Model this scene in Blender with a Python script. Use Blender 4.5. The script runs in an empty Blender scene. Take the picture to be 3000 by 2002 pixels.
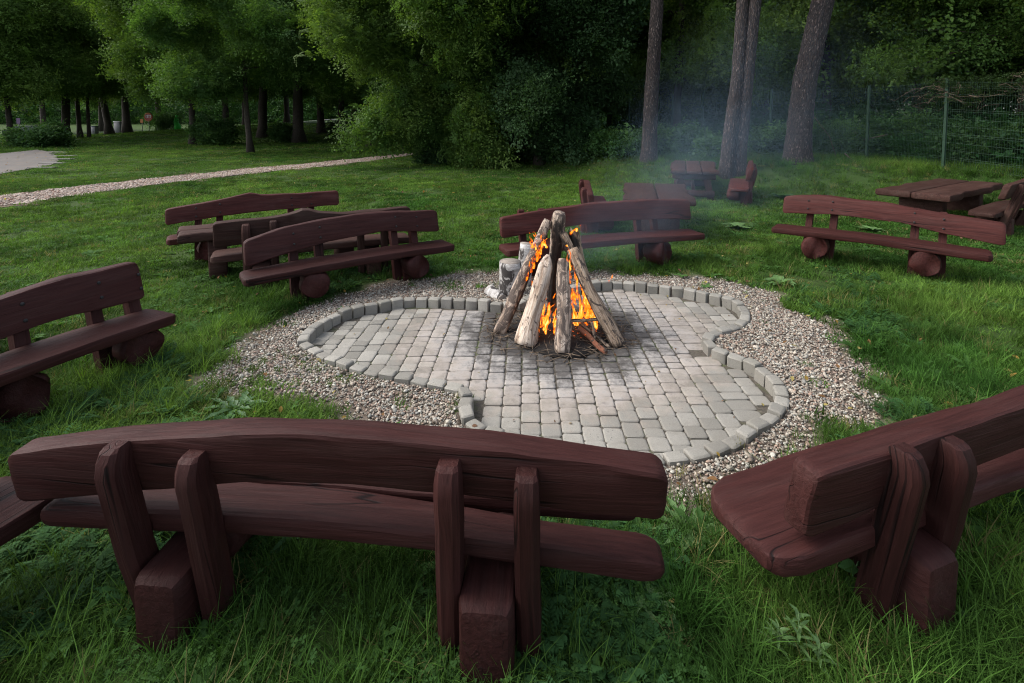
import bpy, math, random
import numpy as np
from mathutils import Vector, Matrix, noise as mnoise

random.seed(7)
rng = np.random.default_rng(7)
S = bpy.context.scene
COL = S.collection
R = math.radians

# ------------------------------------------------------------------ camera
H, F, CX, CY, PITCH, HORIZ = 2.15, 1450.0, 1500.0, 1001.0, R(3.5), 355.0
PY = HORIZ + F * math.tan(PITCH)
cam_d = bpy.data.cameras.new("camera")
cam = bpy.data.objects.new("camera", cam_d)
COL.objects.link(cam)
cam.location = (0, 0, H)
cam.rotation_euler = (math.pi / 2 - PITCH, 0, 0)
cam_d.sensor_width = 36
cam_d.lens = F / 3000 * 36
cam_d.shift_y = -(CY - PY) / 3000
cam_d.clip_start, cam_d.clip_end = 0.05, 1000
S.camera = cam

# ------------------------------------------------------------------ sky, sun, exposure
SUN_EL, SUN_AZ = R(46), R(-84)      # sun stands to the left (west of the view)
W = bpy.data.worlds.new("World")
S.world = W
W.use_nodes = True
wn = W.node_tree
bg = wn.nodes["Background"]
sky = wn.nodes.new("ShaderNodeTexSky")
sky.sky_type = 'NISHITA'
sky.sun_disc = False
sky.sun_elevation = SUN_EL
sky.sun_rotation = SUN_AZ
sky.air_density, sky.dust_density, sky.ozone_density = 0.8, 3.0, 0.5
veil = wn.nodes.new("ShaderNodeHueSaturation")      # thin overcast: the blue is washed out
veil.inputs['Saturation'].default_value = 0.5
wn.links.new(sky.outputs[0], veil.inputs['Color'])
wn.links.new(veil.outputs[0], bg.inputs[0])
bg.inputs[1].default_value = 0.15
sun_d = bpy.data.lights.new("sun", 'SUN')
sun_d.energy = 0.85
sun_d.angle = R(40)
sun_d.color = (1.0, 0.93, 0.84)
sun = bpy.data.objects.new("sun", sun_d)
COL.objects.link(sun)
sv = Vector((math.sin(SUN_AZ) * math.cos(SUN_EL), math.cos(SUN_AZ) * math.cos(SUN_EL), math.sin(SUN_EL)))
sun.rotation_euler = sv.to_track_quat('Z', 'Y').to_euler()
S.view_settings.view_transform = 'Standard'
S.view_settings.look = 'None'
S.view_settings.exposure = 1.36
S.view_settings.gamma = 1
S.view_settings.use_curve_mapping = False
S.render.engine = 'CYCLES'
cy = S.cycles
cy.max_bounces, cy.diffuse_bounces, cy.glossy_bounces, cy.transmission_bounces = 9, 6, 2, 6
cy.transparent_max_bounces = 16
cy.volume_bounces = 0
cy.use_denoising = True
cy.denoising_prefilter = 'NONE'
cy.filter_width = 1.1
cy.sample_clamp_indirect = 3

# ------------------------------------------------------------------ helpers
def G(px, py, z=0.0):
    """point at height z that lies on the sight line through a photo pixel"""
    a, b = (px - CX) / F, (PY - py) / F
    d = (a, math.cos(PITCH) + b * math.sin(PITCH), b * math.cos(PITCH) - math.sin(PITCH))
    t = (z - H) / d[2]
    return Vector((a * t, d[1] * t, z))

def P(px, py, Y):
    """point at distance Y on the sight line through a photo pixel"""
    a, b = (px - CX) / F, (PY - py) / F
    dy = math.cos(PITCH) + b * math.sin(PITCH)
    t = Y / dy
    return Vector((a * t, Y, H + (b * math.cos(PITCH) - math.sin(PITCH)) * t))

def sstep(a, b, x):
    t = np.clip((x - a) / (b - a), 0, 1)
    return t * t * (3 - 2 * t)

def in_poly(px, py, poly):
    poly = np.asarray(poly)
    ins = np.zeros(px.shape, bool)
    j = len(poly) - 1
    for i in range(len(poly)):
        xi, yi = poly[i]; xj, yj = poly[j]
        c = ((yi > py) != (yj > py)) & (px < (xj - xi) * (py - yi) / (yj - yi + 1e-12) + xi)
        ins ^= c
        j = i
    return ins

def dist_line(px, py, line, closed=False):
    line = np.asarray(line, float)
    best = np.full(px.shape, 1e9)
    m = len(line)
    for i in range(m if closed else m - 1):
        a, b = line[i], line[(i + 1) % m]
        ab = b - a
        t = np.clip(((px - a[0]) * ab[0] + (py - a[1]) * ab[1]) / (ab @ ab + 1e-12), 0, 1)
        best = np.minimum(best, np.hypot(px - a[0] - t * ab[0], py - a[1] - t * ab[1]))
    return best

def vnoise(x, y, s=1.0, seed=0.0):
    """cheap smooth value noise on arrays, about -1..1"""
    x = np.asarray(x) * s + seed * 17.3; y = np.asarray(y) * s + seed * 9.1
    xi, yi = np.floor(x), np.floor(y)
    fx, fy = x - xi, y - yi
    fx, fy = fx * fx * (3 - 2 * fx), fy * fy * (3 - 2 * fy)
    def h(a, b):
        v = np.sin(a * 127.1 + b * 311.7) * 43758.5453
        return v - np.floor(v)
    v = (h(xi, yi) * (1 - fx) + h(xi + 1, yi) * fx) * (1 - fy) + (h(xi, yi + 1) * (1 - fx) + h(xi + 1, yi + 1) * fx) * fy
    return v * 2 - 1

def tag(o, label=None, cat=None, group=None, kind=None):
    if label: o["label"] = label
    if cat: o["category"] = cat
    if group: o["group"] = group
    if kind: o["kind"] = kind
    return o

def empty(name, loc=(0, 0, 0), rz=0.0):
    o = bpy.data.objects.new(name, None)
    COL.objects.link(o)
    o.location = loc
    o.rotation_euler = (0, 0, rz)
    return o

class MB:
    def __init__(s):
        s.v, s.f, s.g, s.n = [], [], [], 0
    def add(s, v, f, g=None):
        v = np.asarray(v, float).reshape(-1, 3)
        s.v.append(v)
        s.g.append(np.zeros_like(v) if g is None else np.asarray(g, float).reshape(-1, 3))
        s.f += [tuple(i + s.n for i in q) for q in f]
        s.n += len(v)
    def mesh(s, name, mat, smooth=True, sharp=0):
        me = bpy.data.meshes.new(name)
        me.from_pydata(np.concatenate(s.v).tolist(), [], s.f)
        a = me.attributes.new("gc", 'FLOAT_VECTOR', 'POINT')
        a.data.foreach_set("vector", np.concatenate(s.g).ravel().astype(np.float32))
        if smooth:
            me.polygons.foreach_set("use_smooth", [True] * len(me.polygons))
        if smooth and sharp: me.set_sharp_from_angle(angle=R(sharp))
        if mat: me.materials.append(mat)
        return me
    def build(s, name, mat, parent=None, smooth=True, sharp=0):
        return link(name, s.mesh(name, mat, smooth, sharp), parent)

def link(name, me, parent=None, loc=None, rot=None):
    o = bpy.data.objects.new(name, me)
    COL.objects.link(o)
    if parent is not None: o.parent = parent
    if loc is not None: o.location = loc
    if rot is not None: o.rotation_euler = rot
    return o

def loft(rings, cap=True):
    rings = np.asarray(rings, float)
    r, n, _ = rings.shape
    f = []
    for i in range(r - 1):
        for j in range(n):
            k = (j + 1) % n
            f.append((i * n + j, i * n + k, (i + 1) * n + k, (i + 1) * n + j))
    v = rings.reshape(-1, 3)
    if cap:
        c0, c1 = rings[0].mean(0), rings[-1].mean(0)
        v = np.vstack([v, c0, c1])
        for j in range(n):
            k = (j + 1) % n
            f.append((k, j, r * n))
            f.append(((r - 1) * n + j, (r - 1) * n + k, r * n + 1))
    return v, f

def tube(mb, pts, rad, n=8, seed=0.0, wob=0.0, wf=6.0, cap=True, plate=0.0):
    """tapered tube along pts; gc = (length, round x, round y)"""
    pts = [Vector(p) for p in pts]
    rings, gs = [], []
    t0 = (pts[1] - pts[0]).normalized()
    ref = Vector((1, 0, 0)) if abs(t0.x) < 0.8 else Vector((0, 1, 0))
    u = (ref - t0 * ref.dot(t0)).normalized()
    L = 0.0
    for i, p in enumerate(pts):
        t = ((pts[min(i + 1, len(pts) - 1)] - pts[max(i - 1, 0)])).normalized()
        u = (u - t * u.dot(t)).normalized()
        w = t.cross(u)
        if i: L += (p - pts[i - 1]).length
        rr, gg = [], []
        for j in range(n):
            a = 2 * math.pi * j / n
            c, s_ = math.cos(a), math.sin(a)
            r_ = rad[i]
            if wob:
                r_ *= 1 + wob * mnoise.noise(Vector((L * wf * 0.35 + seed, c * wf * 0.25, s_ * wf * 0.25 + seed * 2.1)))
            q = p + u * (c * r_) + w * (s_ * r_)
            rr.append(q[:]); gg.append((L + seed * 3.7, c * rad[i], s_ * rad[i]))
        rings.append(rr); gs.append(gg)
    v, f = loft(rings, cap)
    g = np.asarray(gs).reshape(-1, 3)
    if cap:
        g = np.vstack([g, g[:n].mean(0), g[-n:].mean(0)])
    mb.add(v, f, g)

def box(mb, c, s, rz=0.0, bev=0.0):
    x, y, z = s[0] / 2, s[1] / 2, s[2] / 2
    v = np.array([(-x, -y, -z), (x, -y, -z), (x, y, -z), (-x, y, -z), (-x, -y, z), (x, -y, z), (x, y, z), (-x, y, z)])
    if bev:
        rings = []
        for zz, k in ((-z, bev), (-z + bev, 0), (z - bev, 0), (z, bev)):
            xx, yy = x - k, y - k
            b = bev * 0.6
            rings.append([(-xx + b, -yy, zz), (xx - b, -yy, zz), (xx, -yy + b, zz), (xx, yy - b, zz), (xx - b, yy, zz), (-xx + b, yy, zz), (-xx, yy - b, zz), (-xx, -yy + b, zz)])
        v, f = loft(rings)
    else:
        f = [(0, 3, 2, 1), (4, 5, 6, 7), (0, 1, 5, 4), (1, 2, 6, 5), (2, 3, 7, 6), (3, 0, 4, 7)]
    g = v.copy()
    ca, sa = math.cos(rz), math.sin(rz)
    v = np.stack([v[:, 0] * ca - v[:, 1] * sa + c[0], v[:, 0] * sa + v[:, 1] * ca + c[1], v[:, 2] + c[2]], 1)
    mb.add(v, f, g)

# ------------------------------------------------------------------ materials
def new_mat(name):
    m = bpy.data.materials.new(name)
    m.use_nodes = True
    nt = m.node_tree
    return m, nt, nt.nodes["Principled BSDF"], nt.nodes["Material Output"]

def nd(nt, typ, **kw):
    n = nt.nodes.new(typ)
    for k, v in kw.items():
        if k in n.inputs: n.inputs[k].default_value = v
        else: setattr(n, k, v)
    return n

def ramp(nt, fac, stops, interp='LINEAR'):
    n = nt.nodes.new('ShaderNodeValToRGB')
    cr = n.color_ramp
    cr.interpolation = interp
    while len(cr.elements) < len(stops): cr.elements.new(0.5)
    for e, (p, c) in zip(cr.elements, stops):
        e.position = p
        e.color = (c, c, c, 1) if isinstance(c, (int, float)) else (*c, 1)
    nt.links.new(fac, n.inputs[0])
    return n.outputs[0]

def mix(nt, fac, a, b, mode='MIX'):
    n = nt.nodes.new('ShaderNodeMix')
    n.data_type = 'RGBA'; n.blend_type = mode
    for s, v in ((n.inputs[0], fac), (n.inputs[6], a), (n.inputs[7], b)):
        if hasattr(v, 'is_linked'): nt.links.new(v, s)
        elif isinstance(v, (int, float)): s.default_value = v if s == n.inputs[0] else (v, v, v, 1)
        else: s.default_value = (*v, 1)
    return n.outputs[2]

def mapped(nt, src, scale):
    m = nd(nt, 'ShaderNodeMapping')
    m.inputs['Scale'].default_value = scale
    nt.links.new(src, m.inputs[0])
    return m.outputs[0]

def noise_t(nt, vec, scale=1.0, detail=4.0, rough=0.6, dist=0.0):
    n = nd(nt, 'ShaderNodeTexNoise', Scale=scale, Detail=detail, Roughness=rough, Distortion=dist)
    if vec is not None: nt.links.new(vec, n.inputs['Vector'])
    return n.outputs[0]

def bump(nt, bsdf, h, strength=0.4, dist=0.01):
    b = nd(nt, 'ShaderNodeBump', Strength=strength, Distance=dist)
    nt.links.new(h, b.inputs['Height'])
    nt.links.new(b.outputs[0], bsdf.inputs['Normal'])

def gc(nt):
    return nd(nt, 'ShaderNodeAttribute', attribute_name='gc').outputs['Vector']

def obj_rand(nt):
    return nd(nt, 'ShaderNodeObjectInfo').outputs['Random']

def wood_mat(name, dark, light, grey, grey_amt, rough=0.5, crack=0.5):
    m, nt, b, out = new_mat(name)
    v = gc(nt)
    add = nd(nt, 'ShaderNodeVectorMath', operation='ADD')
    orr = nd(nt, 'ShaderNodeObjectInfo')
    sc = nd(nt, 'ShaderNodeVectorMath', operation='SCALE'); sc.inputs['Scale'].default_value = 11.0
    cmb = nd(nt, 'ShaderNodeCombineXYZ')
    for i in range(3): nt.links.new(orr.outputs['Random'], cmb.inputs[i])
    nt.links.new(cmb.outputs[0], sc.inputs[0])
    nt.links.new(v, add.inputs[0]); nt.links.new(sc.outputs[0], add.inputs[1])
    vv = add.outputs[0]
    g1 = noise_t(nt, mapped(nt, vv, (2.2, 45, 45)), 1.0, 5, 0.65, 0.4)
    g2 = noise_t(nt, mapped(nt, vv, (0.8, 6, 6)), 1.0, 3, 0.5, 0.3)
    col = ramp(nt, g1, [(0.3, dark), (0.7, light)])
    col = mix(nt, ramp(nt, g2, [(0.35, 0.0), (0.75, 1.0)]), col, mix(nt, 0.5, col, light), 'MIX')
    w = ramp(nt, noise_t(nt, mapped(nt, vv, (1.3, 9, 9)), 1.0, 6, 0.7), [(0.48, 0.0), (0.72, grey_amt)])
    col = mix(nt, w, col, grey)
    ck = noise_t(nt, mapped(nt, vv, (0.45, 13, 13)), 1.0, 1.5, 0.4, 0.2)
    ckm = ramp(nt, ck, [(0.482, 0.0), (0.496, 1.0), (0.504, 1.0), (0.518, 0.0)])
    gate = ramp(nt, noise_t(nt, mapped(nt, vv, (0.7, 3, 3)), 1.0, 2), [(0.55, 0.0), (0.63, crack)])
    ckf = mix(nt, 1.0, ckm, gate, 'MULTIPLY')
    col = mix(nt, ckf, col, (0.006, 0.004, 0.004))
    col = mix(nt, 1.0, col, ramp(nt, orr.outputs['Random'], [(0.0, 0.68), (1.0, 1.18)]), 'MULTIPLY')
    nt.links.new(col, b.inputs['Base Color'])
    b.inputs['Roughness'].default_value = rough
    b.inputs['Specular IOR Level'].default_value = 0.11
    hgt = mix(nt, ckf, g1, 0.0)
    bump(nt, b, hgt, 0.65, 0.010)
    return m

M = {}
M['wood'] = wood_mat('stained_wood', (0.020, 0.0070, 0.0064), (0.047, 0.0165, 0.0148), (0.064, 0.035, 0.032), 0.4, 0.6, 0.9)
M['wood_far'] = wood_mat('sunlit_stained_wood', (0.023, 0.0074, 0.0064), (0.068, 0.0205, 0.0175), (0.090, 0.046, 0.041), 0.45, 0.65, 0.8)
M['wood_old'] = wood_mat('weathered_wood', (0.021, 0.010, 0.008), (0.054, 0.026, 0.021), (0.080, 0.055, 0.045), 0.5, 0.7, 0.9)

def log_mat(name, stops, streak, barkc, bark_amt):
    m, nt, b, out = new_mat(name)
    v = gc(nt)
    g1 = noise_t(nt, mapped(nt, v, (3, 60, 60)), 1.0, 5, 0.7, 0.6)
    col = ramp(nt, g1, stops)
    g2 = noise_t(nt, mapped(nt, v, (2.5, 16, 16)), 1.0, 6, 0.7, 0.5)
    col = mix(nt, ramp(nt, g2, [(0.5, 0.0), (0.62, 0.8)]), col, streak)
    g3 = noise_t(nt, mapped(nt, v, (7, 14, 14)), 1.0, 6, 0.75, 1.0)
    bk = ramp(nt, g3, [(0.60 - 0.2 * bark_amt, 0.0), (0.64 - 0.2 * bark_amt, 1.0)])
    col = mix(nt, bk, col, barkc)
    ch = nd(nt, 'ShaderNodeAttribute', attribute_name='char').outputs['Fac']
    chn = nd(nt, 'ShaderNodeMath', operation='ADD')
    nt.links.new(ch, chn.inputs[0])
    g4 = nd(nt, 'ShaderNodeMath', operation='MULTIPLY_ADD'); g4.inputs[1].default_value = 0.9; g4.inputs[2].default_value = -0.45
    nt.links.new(g3, g4.inputs[0]); nt.links.new(g4.outputs[0], chn.inputs[1])
    col = mix(nt, ramp(nt, chn.outputs[0], [(0.4, 0.0), (0.65, 0.95)]), col, (0.012, 0.010, 0.009))
    nt.links.new(col, b.inputs['Base Color'])
    b.inputs['Roughness'].default_value = 0.8
    bump(nt, b, mix(nt, 0.5, g1, g3), 1.0, 0.03)
    return m

M['log_pale'] = log_mat('pale_log', [(0.3, (0.24, 0.17, 0.12)), (0.5, (0.54, 0.44, 0.35)), (0.72, (0.74, 0.66, 0.57))], (0.26, 0.17, 0.11), (0.08, 0.055, 0.04), 0.18)
M['log_bark'] = log_mat('barky_log', [(0.3, (0.17, 0.115, 0.085)), (0.5, (0.40, 0.31, 0.24)), (0.72, (0.62, 0.54, 0.46))], (0.17, 0.115, 0.08), (0.095, 0.07, 0.056), 0.62)
M['log_brown'] = log_mat('brown_log', [(0.3, (0.12, 0.08, 0.05)), (0.5, (0.32, 0.23, 0.155)), (0.72, (0.56, 0.46, 0.37))], (0.11, 0.07, 0.045), (0.06, 0.042, 0.034), 0.42)
M['stick_red'] = log_mat('reddish_stick', [(0.3, (0.15, 0.05, 0.025)), (0.7, (0.33, 0.12, 0.06))], (0.08, 0.03, 0.02), (0.05, 0.03, 0.02), 0.3)

def simple(name, col, rough=0.8, var=0.25, scale=8.0, coord='Object', metal=0.0, bmp=0.0):
    m, nt, b, out = new_mat(name)
    tc = nd(nt, 'ShaderNodeTexCoord').outputs[coord]
    n = noise_t(nt, tc, scale, 6, 0.65)
    lo = tuple(c * (1 - var) for c in col); hi = tuple(min(1, c * (1 + var)) for c in col)
    nt.links.new(ramp(nt, n, [(0.3, lo), (0.7, hi)]), b.inputs['Base Color'])
    b.inputs['Roughness'].default_value = rough
    b.inputs['Metallic'].default_value = metal
    if bmp: bump(nt, b, n, bmp, 0.02)
    return m

M['green_metal'] = simple('green_fence_metal', (0.006, 0.032, 0.014), 0.75, 0.15)
M['bark_dark'] = simple('dark_bark', (0.035, 0.027, 0.020), 0.9, 0.5, 9.0, bmp=0.8)
M['twig'] = simple('dry_twig', (0.10, 0.072, 0.048), 0.9, 0.75, 20.0)
M['ash'] = simple('fire_ash', (0.014, 0.012, 0.011), 0.95, 0.7, 25.0, bmp=0.8)
M['asphalt'] = simple('grey_asphalt', (0.16, 0.16, 0.165), 0.9, 0.15, 2.0)
M['red_soil'] = simple('brick_red_verge', (0.16, 0.085, 0.06), 0.9, 0.25, 2.0)
M['concrete'] = simple('pale_concrete', (0.13, 0.128, 0.115), 0.9, 0.2, 6.0, bmp=0.2)
M['grey_box'] = simple('grey_painted_metal', (0.20, 0.20, 0.21), 0.6, 0.15)
M['white_paint'] = simple('white_paint', (0.65, 0.65, 0.66), 0.5, 0.1)
M['dark_paint'] = simple('dark_car_paint', (0.015, 0.022, 0.026), 0.25, 0.1)
M['glass_dark'] = simple('dark_glass', (0.03, 0.035, 0.04), 0.08, 0.1)
M['rubber'] = simple('black_rubber', (0.015, 0.015, 0.015), 0.8, 0.1)
M['red_paint'] = simple('red_sign_paint', (0.30, 0.03, 0.02), 0.5, 0.15)
M['orange_paint'] = simple('orange_sign_paint', (0.5, 0.18, 0.03), 0.5, 0.15)
M['blue_paint'] = simple('blue_sign_paint', (0.02, 0.05, 0.35), 0.5, 0.15)
M['purple_paint'] = simple('purple_sign_paint', (0.07, 0.03, 0.10), 0.5, 0.15)
M['bright_green'] = simple('bright_green_plastic', (0.02, 0.42, 0.02), 0.5, 0.15)
M['slate_paint'] = simple('slate_blue_board', (0.10, 0.12, 0.17), 0.5, 0.15)

def leaf_mat(name, trans=0.35, rough=0.55, spec=0.25):
    """colour comes per instance (attribute col), with a little variation over the plant"""
    m, nt, b, out = new_mat(name)
    a = nd(nt, 'ShaderNodeAttribute', attribute_name='col', attribute_type='INSTANCER').outputs['Color']
    b.inputs['Roughness'].default_value = rough
    b.inputs['Specular IOR Level'].default_value = spec
    nt.links.new(a, b.inputs['Base Color'])
    tr = nd(nt, 'ShaderNodeBsdfTranslucent')
    nt.links.new(mix(nt, 1.0, a, (1.15, 1.2, 0.55), 'MULTIPLY'), tr.inputs['Color'])
    mx = nd(nt, 'ShaderNodeMixShader'); mx.inputs[0].default_value = trans
    nt.links.new(b.outputs[0], mx.inputs[1]); nt.links.new(tr.outputs[0], mx.inputs[2])
    nt.links.new(mx.outputs[0], out.inputs['Surface'])
    return m

M['leaf'] = leaf_mat('tree_leaf', 0.4, 0.6, 0.15)
M['blade'] = leaf_mat('grass_blade', 0.35, 0.7, 0.08)
m, nt, b, out = new_mat('pebble')
a = nd(nt, 'ShaderNodeAttribute', attribute_name='col', attribute_type='INSTANCER').outputs['Color']
n_ = noise_t(nt, nd(nt, 'ShaderNodeTexCoord').outputs['Object'], 60, 3)
nt.links.new(mix(nt, 1.0, a, ramp(nt, n_, [(0.3, 0.75), (0.7, 1.1)]), 'MULTIPLY'), b.inputs['Base Color'])
b.inputs['Roughness'].default_value = 0.75
M['pebble'] = m

def plant_mat(name, col):
    m, nt, b, out = new_mat(name)
    n = noise_t(nt, nd(nt, 'ShaderNodeTexCoord').outputs['Object'], 14, 3)
    c = ramp(nt, n, [(0.3, tuple(x * 0.7 for x in col)), (0.7, tuple(x * 1.25 for x in col))])
    nt.links.new(c, b.inputs['Base Color'])
    b.inputs['Roughness'].default_value = 0.5
    tr = nd(nt, 'ShaderNodeBsdfTranslucent'); nt.links.new(c, tr.inputs['Color'])
    mx = nd(nt, 'ShaderNodeMixShader'); mx.inputs[0].default_value = 0.25
    nt.links.new(b.outputs[0], mx.inputs[1]); nt.links.new(tr.outputs[0], mx.inputs[2])
    nt.links.new(mx.outputs[0], out.inputs['Surface'])
    return m
M['plant'] = plant_mat('weed_leaf', (0.045, 0.115, 0.03))
M['plant_pale'] = plant_mat('pale_weed_leaf', (0.10, 0.19, 0.06))

# pine bark: vertical plates
m, nt, b, out = new_mat('pine_bark')
v = gc(nt)
dn = noise_t(nt, mapped(nt, v, (6, 14, 14)), 1.0, 3)
vo = nd(nt, 'ShaderNodeTexVoronoi', feature='DISTANCE_TO_EDGE', Scale=1.0)
mv = nd(nt, 'ShaderNodeVectorMath', operation='ADD')
nt.links.new(mapped(nt, v, (5, 22, 22)), mv.inputs[0]); nt.links.new(dn, mv.inputs[1])
nt.links.new(mv.outputs[0], vo.inputs['Vector'])
fine = noise_t(nt, mapped(nt, v, (9, 30, 30)), 1.0, 4, 0.6)
col = ramp(nt, vo.outputs['Distance'], [(0.03, (0.008, 0.006, 0.006)), (0.18, (0.031, 0.021, 0.019)), (0.5, (0.056, 0.038, 0.034))])
col = mix(nt, ramp(nt, fine, [(0.58, 0.0), (0.67, 0.8)]), col, (0.21, 0.165, 0.15))
nt.links.new(col, b.inputs['Base Color'])
b.inputs['Roughness'].default_value = 0.9
bump(nt, b, mix(nt, 0.35, ramp(nt, vo.outputs['Distance'], [(0.0, 0.0), (0.2, 1.0)]), fine), 1.0, 0.03)
M['pine_bark'] = m

# birch
m, nt, b, out = new_mat('birch_bark')
v = gc(nt)
n1 = noise_t(nt, mapped(nt, v, (30, 9, 9)), 1.0, 5, 0.7, 0.5)
n2 = noise_t(nt, mapped(nt, v, (5, 9, 9)), 1.0, 5, 0.7, 0.8)
col = ramp(nt, n1, [(0.4, (0.24, 0.225, 0.21)), (0.6, (0.47, 0.46, 0.44))])
col = mix(nt, ramp(nt, n2, [(0.50, 0.0), (0.56, 1.0)]), col, (0.035, 0.03, 0.028))
nt.links.new(col, b.inputs['Base Color'])
b.inputs['Roughness'].default_value = 0.7
bump(nt, b, n2, 0.5, 0.01)
M['birch'] = m
M['birch_end'] = simple('birch_cut_end', (0.22, 0.19, 0.16), 0.85, 0.4, 18.0)

# paving and kerb stone
FIRE = Vector((0.46, 5.02, 0.0))
def stone_mat(name, soot):
    m, nt, b, out = new_mat(name)
    geo = nd(nt, 'ShaderNodeNewGeometry').outputs['Position']
    r_ = obj_rand(nt)
    col = ramp(nt, r_, [(0.0, (0.17, 0.163, 0.142)), (0.5, (0.22, 0.212, 0.187)), (1.0, (0.285, 0.274, 0.242))])
    grit = noise_t(nt, geo, 140, 3, 0.7)
    col = mix(nt, 1.0, col, ramp(nt, grit, [(0.3, 0.78), (0.7, 1.12)]), 'MULTIPLY')
    blot = noise_t(nt, geo, 3.2, 5, 0.65)
    col = mix(nt, ramp(nt, blot, [(0.48, 0.0), (0.72, 0.6)]), col, (0.17, 0.158, 0.132))
    spk = noise_t(nt, geo, 38, 3, 0.6)
    col = mix(nt, ramp(nt, spk, [(0.66, 0.0), (0.72, 0.75)]), col, (0.06, 0.055, 0.05))
    if soot:
        d = nd(nt, 'ShaderNodeVectorMath', operation='DISTANCE')
        nt.links.new(geo, d.inputs[0]); d.inputs[1].default_value = FIRE
        dn = nd(nt, 'ShaderNodeMath', operation='MULTIPLY_ADD')
        nz = noise_t(nt, geo, 3.6, 7, 0.78)
        nt.links.new(nz, dn.inputs[0]); dn.inputs[1].default_value = 1.7
        nt.links.new(d.outputs['Value'], dn.inputs[2])
        dd = dn.outputs[0]
        f = nd(nt, 'ShaderNodeMapRange'); f.inputs['From Max'].default_value = 3.0; f.inputs['From Min'].default_value = 0.40; f.inputs['From Max'].default_value = 3.40
        nt.links.new(dd, f.inputs['Value']); f = f.outputs[0]
        col = mix(nt, ramp(nt, f, [(0.48, 0.0), (0.56, 0.45), (0.62, 0.35), (0.72, 0.0)]), col, (0.31, 0.24, 0.185))
        col = mix(nt, ramp(nt, f, [(0.38, 0.0), (0.48, 0.65), (0.57, 0.4), (0.66, 0.0)]), col, (0.345, 0.333, 0.322))
        col = mix(nt, ramp(nt, f, [(0.35, 0.97), (0.43, 0.82), (0.53, 0.0)]), col, (0.042, 0.038, 0.036))
        sm = noise_t(nt, geo, 9, 5, 0.75)
        fm = mix(nt, 1.0, ramp(nt, sm, [(0.5, 0.0), (0.66, 0.8)]), ramp(nt, f, [(0.42, 1.0), (0.75, 0.0)]), 'MULTIPLY')
        col = mix(nt, fm, col, (0.07, 0.065, 0.06))
    else:
        mo = noise_t(nt, geo, 6, 5, 0.7)
        col = mix(nt, ramp(nt, mo, [(0.52, 0.0), (0.75, 0.45)]), col, (0.17, 0.17, 0.13))
    nt.links.new(col, b.inputs['Base Color'])
    b.inputs['Roughness'].default_value = 0.88
    bump(nt, b, mix(nt, 0.5, grit, spk), 0.5, 0.004)
    return m
M['paver'] = stone_mat('concrete_paver', True)
M['kerb'] = stone_mat('concrete_kerb', False)
m, nt, b, out = new_mat('sandy_joint')
geo = nd(nt, 'ShaderNodeNewGeometry').outputs['Position']
c = ramp(nt, noise_t(nt, geo, 30, 5, 0.7), [(0.3, (0.035, 0.030, 0.023)), (0.7, (0.115, 0.10, 0.078))])
c = mix(nt, ramp(nt, noise_t(nt, geo, 4, 4, 0.7), [(0.52, 0.0), (0.64, 0.8)]), c, (0.055, 0.075, 0.020))
nt.links.new(c, b.inputs['Base Color']); b.inputs['Roughness'].default_value = 0.95
bump(nt, b, noise_t(nt, geo, 30, 5, 0.7), 0.7, 0.02)
M['joint'] = m

# ------------------------------------------------------------------ ground plan
KERB_PX = [(886,1000),(890,985),(902,972),(919,957),(939,942),(962,928),(985,917),(1013,905),(1049,896),(1090,890),(1125,883),(1156,877),(1195,870),
 (1233,869),(1268,871),(1304,872),(1340,874),(1376,876),(1411,878),(1440,882),(1475,886),(1510,886),(1545,873),(1600,853),(1660,838),(1720,828),
 (1769,823),(1805,822),(1841,824),(1878,829),(1914,834),(1948,838),(1982,843),(2012,848),(2044,853),(2071,860),(2101,866),(2131,872),(2150,879),(2167,888),
 (2179,902),(2187,915),(2184,930),(2171,943),(2150,953),(2120,962),(2089,971),(2071,985),(2074,1002),(2093,1017),(2129,1030),(2165,1040),(2199,1055),
 (2230,1075),(2258,1097),(2279,1122),(2294,1150),(2289,1178),(2270,1203),(2245,1225),(2204,1250),(2164,1282),(2113,1306),(2049,1321),(1973,1331),
 (1900,1336),(1820,1338),(1740,1334),(1660,1324),(1580,1306),(1520,1284),(1471,1265),(1421,1252),(1383,1235),(1364,1212),(1358,1188),(1365,1164),(1380,1146),
 (1350,1132),(1317,1124),(1271,1116),(1225,1108),(1177,1100),(1131,1091),(1092,1082),(1051,1072),(1013,1063),(977,1050),(954,1039),(937,1027),(918,1015),(900,1009)]
KERB = np.array([G(x, y, 0.10)[:2] for x, y in KERB_PX])
GRAV_PX = [(560,1130),(600,1085),(660,1040),(740,985),(820,938),(900,893),(1000,858),(1100,832),(1200,817),(1330,803),(1450,797),(1600,793),(1800,792),(1900,793),
 (2050,812),(2200,828),(2250,850),(2330,885),(2395,925),(2430,965),(2460,1005),(2550,1050),(2650,1105),(2600,1135),(2610,1190),(2560,1250),(2480,1300),
 (2400,1370),(2300,1450),(2150,1500),(2090,1570),(1990,1560),(1920,1530),(1800,1480),(1600,1420),(1350,1370),(1100,1310),(950,1245),(880,1195),(780,1170),(650,1150)]
GRAV = np.array([G(x, y, 0.05)[:2] for x, y in GRAV_PX])
PATH_PX = [(-330,690,640),(-100,630,585),(0,607,577),(200,580,553),(400,552,529),(600,527,508),(800,505,490),(1000,483,471),(1100,470,460),(1165,462,454),(1230,452,447)]
PL = [G(x, a, 0.05)[:2] for x, a, b_ in PATH_PX]
PR = [G(x, b_, 0.05)[:2] for x, a, b_ in PATH_PX]
PATHP = np.array(PL + PR[::-1])
YARD = np.array([G(x, y, 0.05)[:2] for x, y in [(-300,560),(-60,521),(0,512),(90,497),(150,485),(172,472),(165,458),(150,446),(110,440),(0,452),(-60,458),(-300,470)]])
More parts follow.
